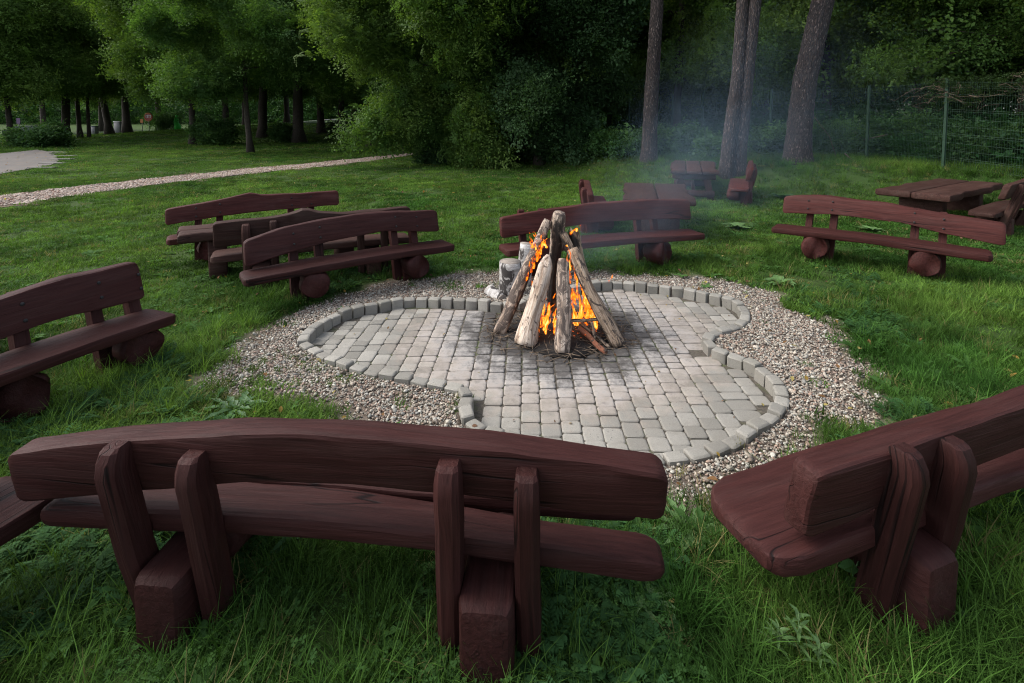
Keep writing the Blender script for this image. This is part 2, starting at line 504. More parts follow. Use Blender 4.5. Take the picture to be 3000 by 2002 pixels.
TOE = np.array([(30, 2), (13.2, 7.5), (11.2, 10.9), (8.2, 13.0), (4.7, 14.3), (2.6, 17), (0.8, 24), (-1.5, 36), (-2, 60)])
FENCE = [(17.4, 8.7), (15.2, 9.8), (12.9, 10.9), (11.8, 13.5), (11.7, 16.3), (9.7, 18.6), (7.95, 20.7), (7.3, 22.6), (5.9, 25.0), (4.6, 26.6), (4.0, 31.0), (2.8, 34.0), (1.0, 37.0)]

def terrain(x, y):
    x = np.asarray(x, float); y = np.asarray(y, float)
    d = dist_line(x, y, TOE)
    side = in_poly(x, y, np.vstack([TOE, [(-2, 400), (400, 400), (400, 4)]]))
    u = np.where(side, d, 0)
    z = 0.045 + 0.82 * sstep(0, 2.2, u) + 0.6 * sstep(7, 14, u)
    k = sstep(40, 85, y) * np.clip((x + 62) * 0.075, 0, 2.0) * sstep(12, -8, x)
    z = z + k + np.clip(y - 86, 0, 60) * 0.036 * sstep(0, -25, x)
    z = z + 0.085 * np.exp(-((x - 2.1) ** 2 + (y - 2.1) ** 2) / 1.3) + 0.03 * np.exp(-((x + 1.4) ** 2 + (y - 1.9) ** 2) / 0.8)
    z = z + 0.035 * vnoise(x, y, 0.45, 1) * sstep(6, 10, np.hypot(x - 0.4, y - 4.6)) + 0.012 * vnoise(x, y, 2.2, 2)
    return z

def axis(lo, hi, f0, f1, step, grow):
    a = list(np.arange(f0, f1 + 1e-6, step))
    s, v = step, f1
    while v < hi: s *= grow; v += s; a.append(v)
    s, v = step, f0
    while v > lo: s *= grow; v -= s; a.insert(0, v)
    return np.array(a)

gx = axis(-420, 420, -4.4, 4.4, 0.065, 1.10)
gy = axis(-60, 600, 1.6, 8.0, 0.065, 1.09)
XX, YY = np.meshgrid(gx, gy)
ZZ = terrain(XX, YY)
kin = in_poly(XX, YY, KERB)
kd = dist_line(XX, YY, KERB, True)
ZZ = np.where(kin, -0.09, ZZ)
gin = in_poly(XX, YY, GRAV)
gd = dist_line(XX, YY, GRAV, True) * np.where(gin, 1, -1)
nearg = np.abs(gd) < 3
ZZ = np.where(~kin & gin, np.minimum(ZZ, 0.042) - 0.012 + 0.03 * sstep(0.5, 0.0, kd), ZZ)
gm = sstep(-0.10, 0.12, gd + 0.16 * vnoise(XX, YY, 2.5, 3) + 0.08 * vnoise(XX, YY, 7, 4))
pin = in_poly(XX, YY, PATHP)
ny_, nx_ = XX.shape
idx = np.arange(nx_ * ny_).reshape(ny_, nx_)
faces = np.stack([idx[:-1, :-1], idx[:-1, 1:], idx[1:, 1:], idx[1:, :-1]], -1).reshape(-1, 4)
me = bpy.data.meshes.new("ground")
me.from_pydata(np.stack([XX, YY, ZZ], -1).reshape(-1, 3).tolist(), [], faces.tolist())
at = me.attributes.new("gmask", 'FLOAT', 'POINT')
at.data.foreach_set("value", gm.ravel().astype(np.float32))
me.polygons.foreach_set("use_smooth", [True] * len(me.polygons))
m, nt, b, out = new_mat('lawn_ground')
pos = nd(nt, 'ShaderNodeNewGeometry').outputs['Position']
n1 = noise_t(nt, pos, 0.55, 6, 0.65)
n2 = noise_t(nt, pos, 14, 5, 0.75)
soil = ramp(nt, n2, [(0.3, (0.022, 0.030, 0.010)), (0.55, (0.040, 0.066, 0.018)), (0.8, (0.075, 0.085, 0.035))])
lawn = mix(nt, ramp(nt, n1, [(0.35, 0.1), (0.7, 0.9)]), soil, (0.036, 0.074, 0.017))
lawn = mix(nt, ramp(nt, noise_t(nt, pos, 1.7, 4), [(0.62, 0.0), (0.75, 0.5)]), lawn, (0.09, 0.075, 0.045))
gr = ramp(nt, noise_t(nt, pos, 55, 3, 0.7), [(0.3, (0.07, 0.055, 0.042)), (0.7, (0.20, 0.165, 0.135))])
gmk = nd(nt, 'ShaderNodeAttribute', attribute_name='gmask').outputs['Fac']
nt.links.new(mix(nt, gmk, lawn, gr), b.inputs['Base Color'])
b.inputs['Roughness'].default_value = 0.95
b.inputs['Specular IOR Level'].default_value = 0.1
bump(nt, b, n2, 0.7, 0.03)
me.materials.append(m)
ground = link("ground", me)
tag(ground, kind="structure")

def sheet(name, poly, dz, mat, kind="structure"):
    poly = [tuple(p) for p in poly]
    from mathutils.geometry import tessellate_polygon
    v = [(x, y, float(terrain(x, y)) + dz) for x, y in poly]
    tris = tessellate_polygon([[Vector((x, y, 0)) for x, y in poly]])
    me = bpy.data.meshes.new(name)
    me.from_pydata(v, [], [tuple(t) for t in tris])
    me.materials.append(mat)
    o = link(name, me)
    return tag(o, kind=kind)

def strip_mesh(name, left, right, dz, mat, sub=8, kind="structure", rag=0.0):
    """a ribbon between two lines that follows the terrain"""
    A, B = np.array(left), np.array(right)
    n = len(A)
    tt = np.linspace(0, n - 1, (n - 1) * sub + 1)
    def rs(Q): return np.stack([np.interp(tt, np.arange(n), Q[:, i]) for i in (0, 1)], 1)
    A, B = rs(A), rs(B)
    if rag:
        d = B - A
        A = A + d * (rag * vnoise(A[:, 0], A[:, 1], 1.7, 5))[:, None]
        B = B + d * (rag * vnoise(B[:, 0], B[:, 1], 1.9, 6))[:, None]
    rows = [A + (B - A) * k for k in np.linspace(0, 1, 5)]
    Q = np.stack(rows, 1)
    z = terrain(Q[..., 0], Q[..., 1]) + dz
    v = np.concatenate([Q, z[..., None]], -1).reshape(-1, 3)
    m_, c_ = Q.shape[:2]
    ix = np.arange(m_ * c_).reshape(m_, c_)
    f = np.stack([ix[:-1, :-1], ix[:-1, 1:], ix[1:, 1:], ix[1:, :-1]], -1).reshape(-1, 4)
    me = bpy.data.meshes.new(name)
    me.from_pydata(v.tolist(), [], f.tolist())
    me.materials.append(mat)
    return tag(link(name, me), kind=kind)

m, nt, b, out = new_mat('path_gravel_bed')
pos = nd(nt, 'ShaderNodeNewGeometry').outputs['Position']
c = ramp(nt, noise_t(nt, pos, 26, 4, 0.7), [(0.3, (0.16, 0.11, 0.085)), (0.55, (0.36, 0.30, 0.26)), (0.8, (0.55, 0.50, 0.46))])
c = mix(nt, ramp(nt, noise_t(nt, pos, 2.0, 5, 0.7), [(0.52, 0.0), (0.7, 0.7)]), c, (0.14, 0.075, 0.045))
nt.links.new(c, b.inputs['Base Color']); b.inputs['Roughness'].default_value = 0.95
bump(nt, b, noise_t(nt, pos, 26, 4, 0.7), 0.6, 0.03)
M['path'] = m
M['litter'] = simple('brown_leaf_litter', (0.085, 0.055, 0.032), 0.95, 0.55, 5.0, bmp=0.6)
PL2 = [np.array(a_) + (np.array(a_) - np.array(b_)) * 0.10 for a_, b_ in zip(PL, PR)]
PR2 = [np.array(b_) + (np.array(b_) - np.array(a_)) * 0.22 for a_, b_ in zip(PL, PR)]
strip_mesh("path_verge", PL2, PR2, 0.012, M['litter'], rag=0.2)
strip_mesh("garden_path", PL, PR, 0.02, M['path'], rag=0.12)

m, nt, b, out = new_mat('yard_slabs')
pos = nd(nt, 'ShaderNodeNewGeometry').outputs['Position']
br = nd(nt, 'ShaderNodeTexBrick', Scale=1.0)
br.inputs['Color1'].default_value = (0.065, 0.063, 0.060, 1); br.inputs['Color2'].default_value = (0.088, 0.085, 0.081, 1)
br.inputs['Mortar'].default_value = (0.15, 0.12, 0.10, 1); br.inputs['Mortar Size'].default_value = 0.03
br.inputs['Brick Width'].default_value = 0.9; br.inputs['Row Height'].default_value = 0.45
rm = nd(nt, 'ShaderNodeMapping'); rm.inputs['Rotation'].default_value = (0, 0, R(8)); nt.links.new(pos, rm.inputs[0])
nt.links.new(rm.outputs[0], br.inputs['Vector'])
c = mix(nt, ramp(nt, noise_t(nt, pos, 1.2, 6, 0.75), [(0.55, 0.0), (0.72, 0.8)]), br.outputs[0], (0.20, 0.12, 0.07))
nt.links.new(c, b.inputs['Base Color']); b.inputs['Roughness'].default_value = 0.9
M['yard'] = m
sheet("paved_yard", YARD, 0.03, M['yard'])
ym = MB()
for y_, x0, x1 in ((444.5, 140, 188), (449.5, 150, 196), (456, 155, 222), (465.5, 145, 214), (478, 120, 192), (492.5, 88, 160)):
    a_, b_ = G(x0, y_, 0.08), G(x1, y_, 0.08)
    z_ = float(terrain((a_.x + b_.x) / 2, a_.y))
    box(ym, ((a_.x + b_.x) / 2, a_.y, z_ + 0.03), (b_.x - a_.x, 0.30, 0.05), 0.0, 0.01)
tag(ym.build("yard_edging_strips", M['concrete'], None, False), kind="structure")

def wline(pts):
    return [P(x, y, Y)[:2] for x, y, Y in pts]
rl = wline([(-250, 427, 44), (0, 414, 54), (180, 403, 63), (430, 390, 82), (600, 381, 86), (900, 362, 92), (1250, 345, 98)])
rr = [(x - 0.3, y + 0.9) for x, y in rl]
rr2 = [(x - 2.0, y + 6.5) for x, y in rl]
rr3 = [(x - 0.9, y + 3.0) for x, y in rl]
strip_mesh("road_kerb", rl, rr, 0.13, M['concrete'], 10)
strip_mesh("road", rr, rr2, 0.06, M['asphalt'], 10)

# ------------------------------------------------------------------ paved fireplace
def rounded_stone(hx, hy, h, ch, mat, name, seed, N=8):
    """chamfered block, top at z=0"""
    rd = random.Random(seed)
    def ring(k, z):
        x, y = hx - k, hy - k
        c = min(x, y) * 0.22
        pts = [(-x + c, -y), (x - c, -y), (x, -y + c), (x, y - c), (x - c, y), (-x + c, y), (-x, y - c), (-x, -y + c)]
        return [(px_, py_, z) for px_, py_ in pts]
    rings = [ring(0, -h), ring(0, -ch * 1.1), ring(ch * 0.9, -ch * 0.15), ring(ch * 2.0, 0)]
    rings = np.array(rings)
    rings[:, :, :2] += np.array([[rd.uniform(-1, 1) * 0.0035 for _ in range(16)]]).reshape(1, 8, 2)
    v, f = loft(rings)
    f = [q for q in f if not (len(q) == 3 and 32 in q)]
    mb = MB(); mb.add(v, f)
    return mb.mesh(name, mat, True, 38)

paving = empty("fireplace_paving", (0, 0, 0)); tag(paving, kind="structure")
from mathutils.geometry import tessellate_polygon
tris = tessellate_polygon([[Vector((x, y, 0)) for x, y in KERB]])
me = bpy.data.meshes.new("joint_sand"); me.from_pydata([(x, y, -0.012) for x, y in KERB], [], [tuple(t) for t in tris]); me.materials.append(M['joint'])
link("joint_sand", me, paving)

GA = R(-1.6)                       # the grid runs almost straight away from the camera
ca, sa = math.cos(GA), math.sin(GA)
pitch = 0.1425
stones = []
x = -3.2
ci = 0
rd = random.Random(3)
while x < 3.4:
    w = pitch
    if -0.75 < x < -0.5 or 0.0 < x - 1.55 < 0.14: w = 0.205
    y = 2.6 + rd.uniform(0, 0.12)
    while y < 7.0:
        cxw = x + w / 2
        dfire = math.hypot(cxw - FIRE.x, y - FIRE.y)
        if dfire < 1.25: L = rd.choice([0.085, 0.105, 0.105, 0.14])
        elif cxw < -0.6: L = rd.choice([0.105, 0.14, 0.105, 0.14, 0.20])
        elif y > 5.1: L = rd.choice([0.105, 0.14, 0.105, 0.14, 0.18])
        else: L = rd.choice([0.14, 0.14, 0.15, 0.135, 0.105, 0.14, 0.17])
        gp_ = 0.015 if dfire < 1.2 else 0.0058
        stones.append((cxw, y + L / 2, w - gp_, L - gp_))
        y += L
    x += w
    ci += 1
SA = np.array(stones)
wx = SA[:, 0] * ca - SA[:, 1] * sa - 0.03
wy = SA[:, 0] * sa + SA[:, 1] * ca
# keep a stone when its whole body lies inside the kerb line
ok = in_poly(wx, wy, KERB) & (dist_line(wx, wy, KERB, True) > 0.085)
SA, wx, wy = SA[ok], wx[ok], wy[ok]
order = np.argsort(np.hypot(wx, wy) ** 2 / (SA[:, 2] * SA[:, 3]))
proto = [rounded_stone(0.5, 0.5, 0.5, 0.05, M['paver'], "paving_stone", s) for s in range(6)]
# unit prototypes are scaled per stone; depth scaled to 8 cm
rest = MB()
for n_i, k in enumerate(order):
    hx, hy = SA[k, 2], SA[k, 3]
    z = 0.0 + rd.uniform(-0.005, 0.005)
    tilt = (rd.uniform(-0.02, 0.02), rd.uniform(-0.02, 0.02), GA + rd.uniform(-0.018, 0.018))
    if n_i < 300:
        o = link("paving_stone", proto[rd.randrange(6)], paving, (wx[k], wy[k], z), tilt)
        o.scale = (hx, hy, 0.11)
    else:
        me0 = proto[rd.randrange(6)]
        co = np.array([v_.co[:] for v_ in me0.vertices]) * (hx, hy, 0.11)
        mrot = np.array(Matrix.Rotation(tilt[2], 3, 'Z'))
        rest.add(co @ mrot.T + (wx[k], wy[k], z), [tuple(p.vertices) for p in me0.polygons])
ro = rest.build("outer_paving_stones", M['paver'], paving); ro["kind"] = "stuff"

# kerb blocks set on edge along the outline
seg = np.vstack([KERB, KERB[:1]])
dl = np.hypot(*np.diff(seg, axis=0).T)
cum = np.concatenate([[0], np.cumsum(dl)])
nk = int(round(cum[-1] / 0.149))
kproto = [rounded_stone(0.0715, 0.047, 0.24, 0.009, M['kerb'], "kerb_stone", 20 + s) for s in range(5)]
for i in range(nk):
    s0, s1 = cum[-1] * i / nk, cum[-1] * (i + 1) / nk
    p0 = np.array([np.interp(s0, cum, seg[:, 0]), np.interp(s0, cum, seg[:, 1])])
    p1 = np.array([np.interp(s1, cum, seg[:, 0]), np.interp(s1, cum, seg[:, 1])])
    pm = (p0 + p1) / 2
    ang = math.atan2(p1[1] - p0[1], p1[0] - p0[0]) + rd.uniform(-0.09, 0.09)
    o = link("kerb_stone", kproto[rd.randrange(5)], paving, (pm[0], pm[1], 0.098 + rd.uniform(-0.015, 0.015)), (rd.uniform(-0.09, 0.09), rd.uniform(-0.06, 0.06), ang))
    o.scale = (min(1.0, np.hypot(*(p1 - p0)) / 0.150) * rd.uniform(0.90, 0.97), rd.uniform(0.95, 1.08), 1)

# ------------------------------------------------------------------ instancing group (for stuff and foliage only)
def hidden_collection(name, meshes):
    c = bpy.data.collections.new(name)
    for i, me in enumerate(meshes):
        o = bpy.data.objects.new("%s_%02d" % (name, i), me)
        c.objects.link(o)
    return c

def scatter_group(name, coll):
    ng = bpy.data.node_groups.new(name, 'GeometryNodeTree')
    ng.interface.new_socket("Geometry", in_out='INPUT', socket_type='NodeSocketGeometry')
    ng.interface.new_socket("Geometry", in_out='OUTPUT', socket_type='NodeSocketGeometry')
    gi, go = ng.nodes.new('NodeGroupInput'), ng.nodes.new('NodeGroupOutput')
    iop = ng.nodes.new('GeometryNodeInstanceOnPoints')
    ci_ = ng.nodes.new('GeometryNodeCollectionInfo')
    ci_.inputs['Collection'].default_value = coll
    ci_.inputs['Separate Children'].default_value = True
    ci_.inputs['Reset Children'].default_value = True
    iop.inputs['Pick Instance'].default_value = True
    def na(nm, typ):
        n = ng.nodes.new('GeometryNodeInputNamedAttribute'); n.data_type = typ; n.inputs[0].default_value = nm
        return n.outputs[0]
    ng.links.new(gi.outputs[0], iop.inputs['Points'])
    ng.links.new(ci_.outputs[0], iop.inputs['Instance'])
    ng.links.new(na('idx', 'INT'), iop.inputs['Instance Index'])
    e2r = ng.nodes.new('FunctionNodeEulerToRotation')
    ng.links.new(na('rot', 'FLOAT_VECTOR'), e2r.inputs[0])
    ng.links.new(e2r.outputs[0], iop.inputs['Rotation'])
    ng.links.new(na('scl', 'FLOAT_VECTOR'), iop.inputs['Scale'])
    ng.links.new(iop.outputs[0], go.inputs[0])
    return ng

def scatter(name, ng, pts, rot, scl, idx_, col, parent=None):
    n = len(pts)
    me = bpy.data.meshes.new(name)
    me.vertices.add(n)
    me.vertices.foreach_set("co", np.asarray(pts, np.float32).ravel())
    def A(nm, typ, key, arr):
        a = me.attributes.new(nm, typ, 'POINT'); a.data.foreach_set(key, np.ascontiguousarray(arr).ravel())
    A('rot', 'FLOAT_VECTOR', 'vector', np.asarray(rot, np.float32))
    scl = np.asarray(scl, np.float32)
    if scl.ndim == 1: scl = np.repeat(scl[:, None], 3, 1)
    A('scl', 'FLOAT_VECTOR', 'vector', scl)
    A('idx', 'INT', 'value', np.asarray(idx_, np.int32))
    c4 = np.ones((n, 4), np.float32); c4[:, :3] = col
    A('col', 'FLOAT_COLOR', 'color', c4)
    o = link(name, me, parent)
    md = o.modifiers.new("scatter", 'NODES'); md.node_group = ng
    o['kind'] = 'stuff'
    return o

def blade(mb, base, h, w, az, lean, bend, seg_=3):
    """one grass blade: a tapering folded strip"""
    c, s_ = math.cos(az), math.sin(az)
    v = []
    for i in range(seg_ + 1):
        t = i / seg_
        out_ = lean * t + bend * t * t
        zz = h * (t - 0.35 * bend / max(h, 1e-3) * t * t)
        ww = w * (1 - t) ** 0.7 * 0.5 + 0.0003
        x_, y_ = base[0] + c * out_, base[1] + s_ * out_
        v += [(x_ - s_ * ww, y_ + c * ww, zz), (x_ + s_ * ww, y_ - c * ww, zz)]
    f = [(2 * i, 2 * i + 1, 2 * i + 3, 2 * i + 2) for i in range(seg_)]
    mb.add(v, f)

def tuft_mesh(seed, n, rad, h, w, wild, seg_=3):
    rd = random.Random(seed); mb = MB()
    for _ in range(n):
        r_, a_ = rad * math.sqrt(rd.random()), rd.uniform(0, 6.283)
        hh = h * rd.uniform(0.45, 1.15)
        az = rd.uniform(0, 6.283)
        blade(mb, (r_ * math.cos(a_), r_ * math.sin(a_)), hh, w * rd.uniform(0.6, 1.3), az, hh * rd.uniform(0, 0.5) * wild, hh * rd.uniform(0.1, 0.9) * wild, seg_)
    return mb.mesh("tuft", M['blade'], True)

def clover_mesh(seed, n, rad, h, lw):
    rd = random.Random(seed); mb = MB()
    for _ in range(n):
        r_, a_ = rad * math.sqrt(rd.random()), rd.uniform(0, 6.283)
        bx, by, hh = r_ * math.cos(a_), r_ * math.sin(a_), h * rd.uniform(0.5, 1.2)
        a0 = rd.uniform(0, 6.283)
        for k in range(3):
            a = a0 + k * 2.094
            c, s_ = math.cos(a), math.sin(a)
            L = lw * rd.uniform(0.8, 1.2)
            tz = rd.uniform(-0.15, 0.3) * L
            q = [(0.02 * L, 0), (0.45 * L, 0.42 * L), (0.95 * L, 0.30 * L), (0.85 * L, 0), (0.95 * L, -0.30 * L), (0.45 * L, -0.42 * L)]
            v = [(bx + x_ * c - y_ * s_, by + x_ * s_ + y_ * c, hh + tz * (x_ / L) + 0.12 * abs(y_)) for x_, y_ in q]
            mb.add(v, [(0, 1, 2, 3), (0, 3, 4, 5)])
        blade(mb, (bx, by), hh, 0.0015, a0, 0, 0, 1)
    return mb.mesh("clover", M['blade'], True)

def feather_mesh(seed, n, rad, h):
    """yarrow-like feathery leaves"""
    rd = random.Random(seed); mb = MB()
    for _ in range(n):
        r_, a_ = rad * math.sqrt(rd.random()), rd.uniform(0, 6.283)
        bx, by = r_ * math.cos(a_), r_ * math.sin(a_)
        az = rd.uniform(0, 6.283); L = h * rd.uniform(0.7, 1.3); c, s_ = math.cos(az), math.sin(az)
        up = rd.uniform(0.5, 1.1)
        for i in range(9):
            t = (i + 1) / 9
            px_, pz_ = L * t * 0.7, L * up * t * (1 - 0.45 * t)
            for sg in (-1, 1):
                l = 0.22 * L * math.sin(math.pi * min(1, t * 0.9 + 0.1)) + 0.004
                q = [(px_, 0), (px_ + l * 0.35, sg * l), (px_ + l * 0.75, sg * l * 0.85)]
                mb.add([(bx + x_ * c - y_ * s_, by + x_ * s_ + y_ * c, pz_ + abs(y_) * 0.2) for x_, y_ in q], [(0, 1, 2)])
    return mb.mesh("feather", M['blade'], True)

def broad_mesh(seed, n, L, w, notch=False):
    """low rosette of broad leaves"""
    rd = random.Random(seed); mb = MB()
    for k in range(n):
        leaf_blade(mb, (0, 0, 0.005), k * 2.4 + rd.uniform(-0.3, 0.3), L * rd.uniform(0.6, 1.15), w * rd.uniform(0.8, 1.2), rd.uniform(0.25, 0.75), notch)
    return mb.mesh("broad", M['blade'], True)

def leaf_blade(mb, base, az, L, w, up, notch=False, seg_=6):
    c, s_ = math.cos(az), math.sin(az)
    v, f = [], []
    for i in range(seg_ + 1):
        t = i / seg_
        ww = w * 0.5 * (math.sin(math.pi * min(1, t ** 0.8)) ** 0.8 if 0 < t < 1 else 0.03)
        if notch and i % 2: ww *= 0.45
        px_ = L * t * math.cos(up * (1 - t * 0.6)); pz_ = L * up * t * (1 - 0.55 * t)
        for yy, dz in ((-ww, ww * 0.35), (0, 0), (ww, ww * 0.35)):
            v.append((base[0] + px_ * c - yy * s_, base[1] + px_ * s_ + yy * c, base[2] + pz_ + dz))
    for i in range(seg_):
        for j in (0, 1):
            a = 3 * i + j
            f.append((a, a + 1, a + 4, a + 3))
    mb.add(v, f)

GRASS = hidden_collection("grass_kinds", [
    tuft_mesh(1, 22, 0.055, 0.075, 0.0042, 1.0), tuft_mesh(2, 26, 0.06, 0.095, 0.0042, 1.1),
    tuft_mesh(3, 18, 0.05, 0.15, 0.0045, 0.9), tuft_mesh(4, 20, 0.06, 0.20, 0.0050, 1.0),      # 2,3 long
    tuft_mesh(5, 30, 0.11, 0.050, 0.0115, 1.3, 2), tuft_mesh(6, 30, 0.12, 0.068, 0.0125, 1.2, 2),  # 4,5 lawn
    clover_mesh(7, 16, 0.075, 0.038, 0.011), clover_mesh(8, 12, 0.06, 0.05, 0.014),             # 6,7
    feather_mesh(9, 9, 0.06, 0.10), feather_mesh(10, 7, 0.05, 0.14),                            # 8,9
    broad_mesh(11, 6, 0.11, 0.05), broad_mesh(12, 8, 0.15, 0.05, True),                         # 10,11
    tuft_mesh(13, 36, 0.30, 0.085, 0.014, 1.2, 2), tuft_mesh(14, 36, 0.30, 0.12, 0.014, 1.2, 2)])  # 12,13 far lawn
NG_GRASS = scatter_group("grass_scatter", GRASS)

def rough_mask(x, y):
    """1 where the grass is left long (round benches, bank, foreground), 0 on mown lawn"""
    side = in_poly(x, y, np.vstack([TOE, [(-2, 400), (400, 400), (400, 4)]]))
    r_ = np.where(side, 1.0, 0.0)
    r_ = np.maximum(r_, sstep(3.6, 2.4, y))
    r_ = np.maximum(r_, 0.75 * sstep(0.4, 0.9, x - 1.8) * sstep(7.5, 5.5, y))
    for bx, by in BENCH_SPOTS:
        r_ = np.maximum(r_, 0.9 * sstep(1.25, 0.5, np.hypot(x - bx, y - by)))
    for bx, by, q_ in ((5.0, 13.9, 1.6), (5.9, 13.0, 1.4), (2.8, 9.6, 1.5), (9.4, 10.7, 1.8)):
        r_ = np.where(np.hypot(x - bx, y - by) < q_, 0, r_)
    return r_

BENCH_SPOTS = [(-0.1, 2.1), (-1.5, 2.2), (1.6, 2.3), (2.9, 2.7), (-3.2, 4.0), (-3.7, 2.8), (-2.3, 5.8), (-1.2, 6.5), (2.2, 7.0), (0.3, 6.6), (4.5, 7.3), (5.5, 6.4), (-2.2, 1.5)]

def scatter_pts(x0, x1, y0, y1, dens):
    n = rng.poisson((x1 - x0) * (y1 - y0) * dens)
    return rng.uniform(x0, x1, n), rng.uniform(y0, y1, n)

gxs, gys, gi_, gs_ = [], [], [], []
def lawn_zone(x0, x1, y0, y1, dens, kinds_rough, kinds_mown, s=1.0):
    x, y = scatter_pts(x0, x1, y0, y1, dens)
    keep = np.abs(x) < y * 1.2 + 1.9
    x, y = x[keep], y[keep]
    k = ~in_poly(x, y, KERB)
    g_in = in_poly(x, y, GRAV)
    d = dist_line(x, y, GRAV, True) * np.where(g_in, 1, -1)
    nz = 0.16 * vnoise(x, y, 2.5, 3) + 0.10 * vnoise(x, y, 7, 4)
    prob = sstep(0.10, -0.10, d + nz)
    # weeds that creep into the gravel near its left and lower left edge
    prob = np.maximum(prob, 0.35 * (vnoise(x, y, 3.1, 8) > 0.45) * (d < 0.9) * (x < 0))
    prob = np.maximum(prob, 0.05 * (vnoise(x, y, 5, 9) > 0.2))
    k &= rng.random(len(x)) < prob
    k &= ~in_poly(x, y, PATHP) & ~in_poly(x, y, YARD)
    bare = vnoise(x, y, 0.9, 11) + 0.6 * vnoise(x, y, 3.3, 12)
    k &= rng.random(len(x)) < np.where(bare > 0.62, 0.25, 1.0)
    x, y, g_in, d = x[k], y[k], g_in[k], d[k]
    rm = rough_mask(x, y)
    rm = np.where(d > -0.12, rm * 0.35, rm)
    pick_r = rng.random(len(x)) < rm * 0.85
    kr, km = np.array(kinds_rough), np.array(kinds_mown)
    i_ = np.where(pick_r, kr[rng.integers(0, len(kr), len(x))], km[rng.integers(0, len(km), len(x))])
    # patches of clover and feathery weeds
    cl = vnoise(x, y, 1.6, 21)
    wd = rng.random(len(x))
    if y0 < 8:
        i_ = np.where((cl > 0.35) & (wd < 0.40), rng.choice([6, 7, 6], len(x)), i_)
        i_ = np.where((vnoise(x, y, 1.2, 22) > 0.3) & (wd > 0.62) & pick_r, rng.choice([8, 9], len(x)), i_)
        i_ = np.where(wd > 0.978, rng.choice([10, 11], len(x)), i_)
    sc_ = s * rng.uniform(0.7, 1.25, len(x)) * np.where(g_in & (d > 0.15), 0.7, 1.0)
    gxs.append(x); gys.append(y); gi_.append(i_); gs_.append(sc_)

lawn_zone(-5.2, 5.4, 0.9, 3.2, 700, [0, 1, 2, 1, 0, 1, 3], [0, 1, 0, 1])
lawn_zone(-8.5, 9.0, 3.2, 6.0, 380, [1, 2, 3, 1], [0, 4, 1, 4])
lawn_zone(-13, 13.5, 6.0, 10.0, 210, [1, 2, 3, 5], [4, 4, 0, 5], 0.95)
lawn_zone(-22, 22, 10.0, 18.0, 95, [3, 5, 2, 3], [4, 5, 4], 1.15)
lawn_zone(-40, 30, 18.0, 36.0, 24, [13, 13, 12], [12, 12, 5], 0.95)
lawn_zone(-80, 20, 36.0, 75.0, 5, [13], [12], 1.6)
gxs, gys, gi_, gs_ = map(np.concatenate, (gxs, gys, gi_, gs_))
n = len(gxs)
gz = terrain(gxs, gys) - 0.006
rr_ = rng.random((n, 3))
patch = np.clip(0.5 + 0.5 * vnoise(gxs, gys, 0.5, 31) + 0.35 * vnoise(gxs, gys, 2.0, 32), 0, 1)
c_a, c_b, c_dry = np.array((0.036, 0.095, 0.017)), np.array((0.100, 0.182, 0.032)), np.array((0.20, 0.19, 0.075))
gcol = c_a + (c_b - c_a) * patch[:, None]
gcol *= (0.50 + 1.0 * rr_[:, :1] ** 1.3)
gcol = gcol * (1 + 0.28 * vnoise(gxs, gys, 1.1, 35) + 0.22 * vnoise(gxs, gys, 4.0, 36))[:, None]
gcol = np.where((rr_[:, 1:2] > 0.95), c_dry * (0.6 + 0.5 * rr_[:, 2:3]), gcol)
gcol = np.where(np.isin(gi_, (6, 7, 10, 11))[:, None], np.array((0.060, 0.135, 0.036)) * (0.7 + 0.6 * rr_[:, :1]), gcol)
gcol = np.where(np.isin(gi_, (8, 9))[:, None], np.array((0.042, 0.105, 0.034)) * (0.7 + 0.6 * rr_[:, :1]), gcol)
rot = np.stack([rng.normal(0, 0.12, n), rng.normal(0, 0.12, n), rng.uniform(0, 6.283, n)], 1)
gobj = scatter("grass", NG_GRASS, np.stack([gxs, gys, gz], 1), rot, gs_, gi_, gcol)
tag(gobj, "green grass with clover and weeds covering the clearing", "grass", kind="stuff")

# fallen leaves
def fallen_mesh(seed):
    mb = MB(); leaf_blade(mb, (0, 0, 0), 0, 0.055, 0.032, 0.18 + 0.1 * seed, False, 4)
    return mb.mesh("fallen_leaf", M['blade'], True)
NG_FALL = scatter_group("fallen_scatter", hidden_collection("fallen_kinds", [fallen_mesh(s_) for s_ in range(3)]))
x, y = np.concatenate([rng.uniform(-4, 5, 260), rng.uniform(-30, 8, 900)]), np.concatenate([rng.uniform(1.8, 8, 260), rng.uniform(7, 42, 900)])
n = len(x)
fc = np.array([(0.28, 0.19, 0.05), (0.20, 0.11, 0.05), (0.34, 0.28, 0.10), (0.14, 0.08, 0.05)])[rng.integers(0, 4, n)] * rng.uniform(0.7, 1.2, (n, 1))
kin_ = in_poly(x, y, KERB)
fo = scatter("fallen_leaves", NG_FALL, np.stack([x, y, np.where(kin_, 0.006, terrain(x, y) + 0.035)], 1), np.stack([rng.normal(0, .35, n), rng.normal(0, .35, n), rng.uniform(0, 6.28, n)], 1), rng.uniform(0.5, 1.2, n) * np.where(y > 12, 1.5, 1) * np.where(kin_, 0.6, 1), rng.integers(0, 3, n), fc)
tag(fo, "yellow and brown fallen leaves scattered over grass and gravel", "leaves", kind="stuff")

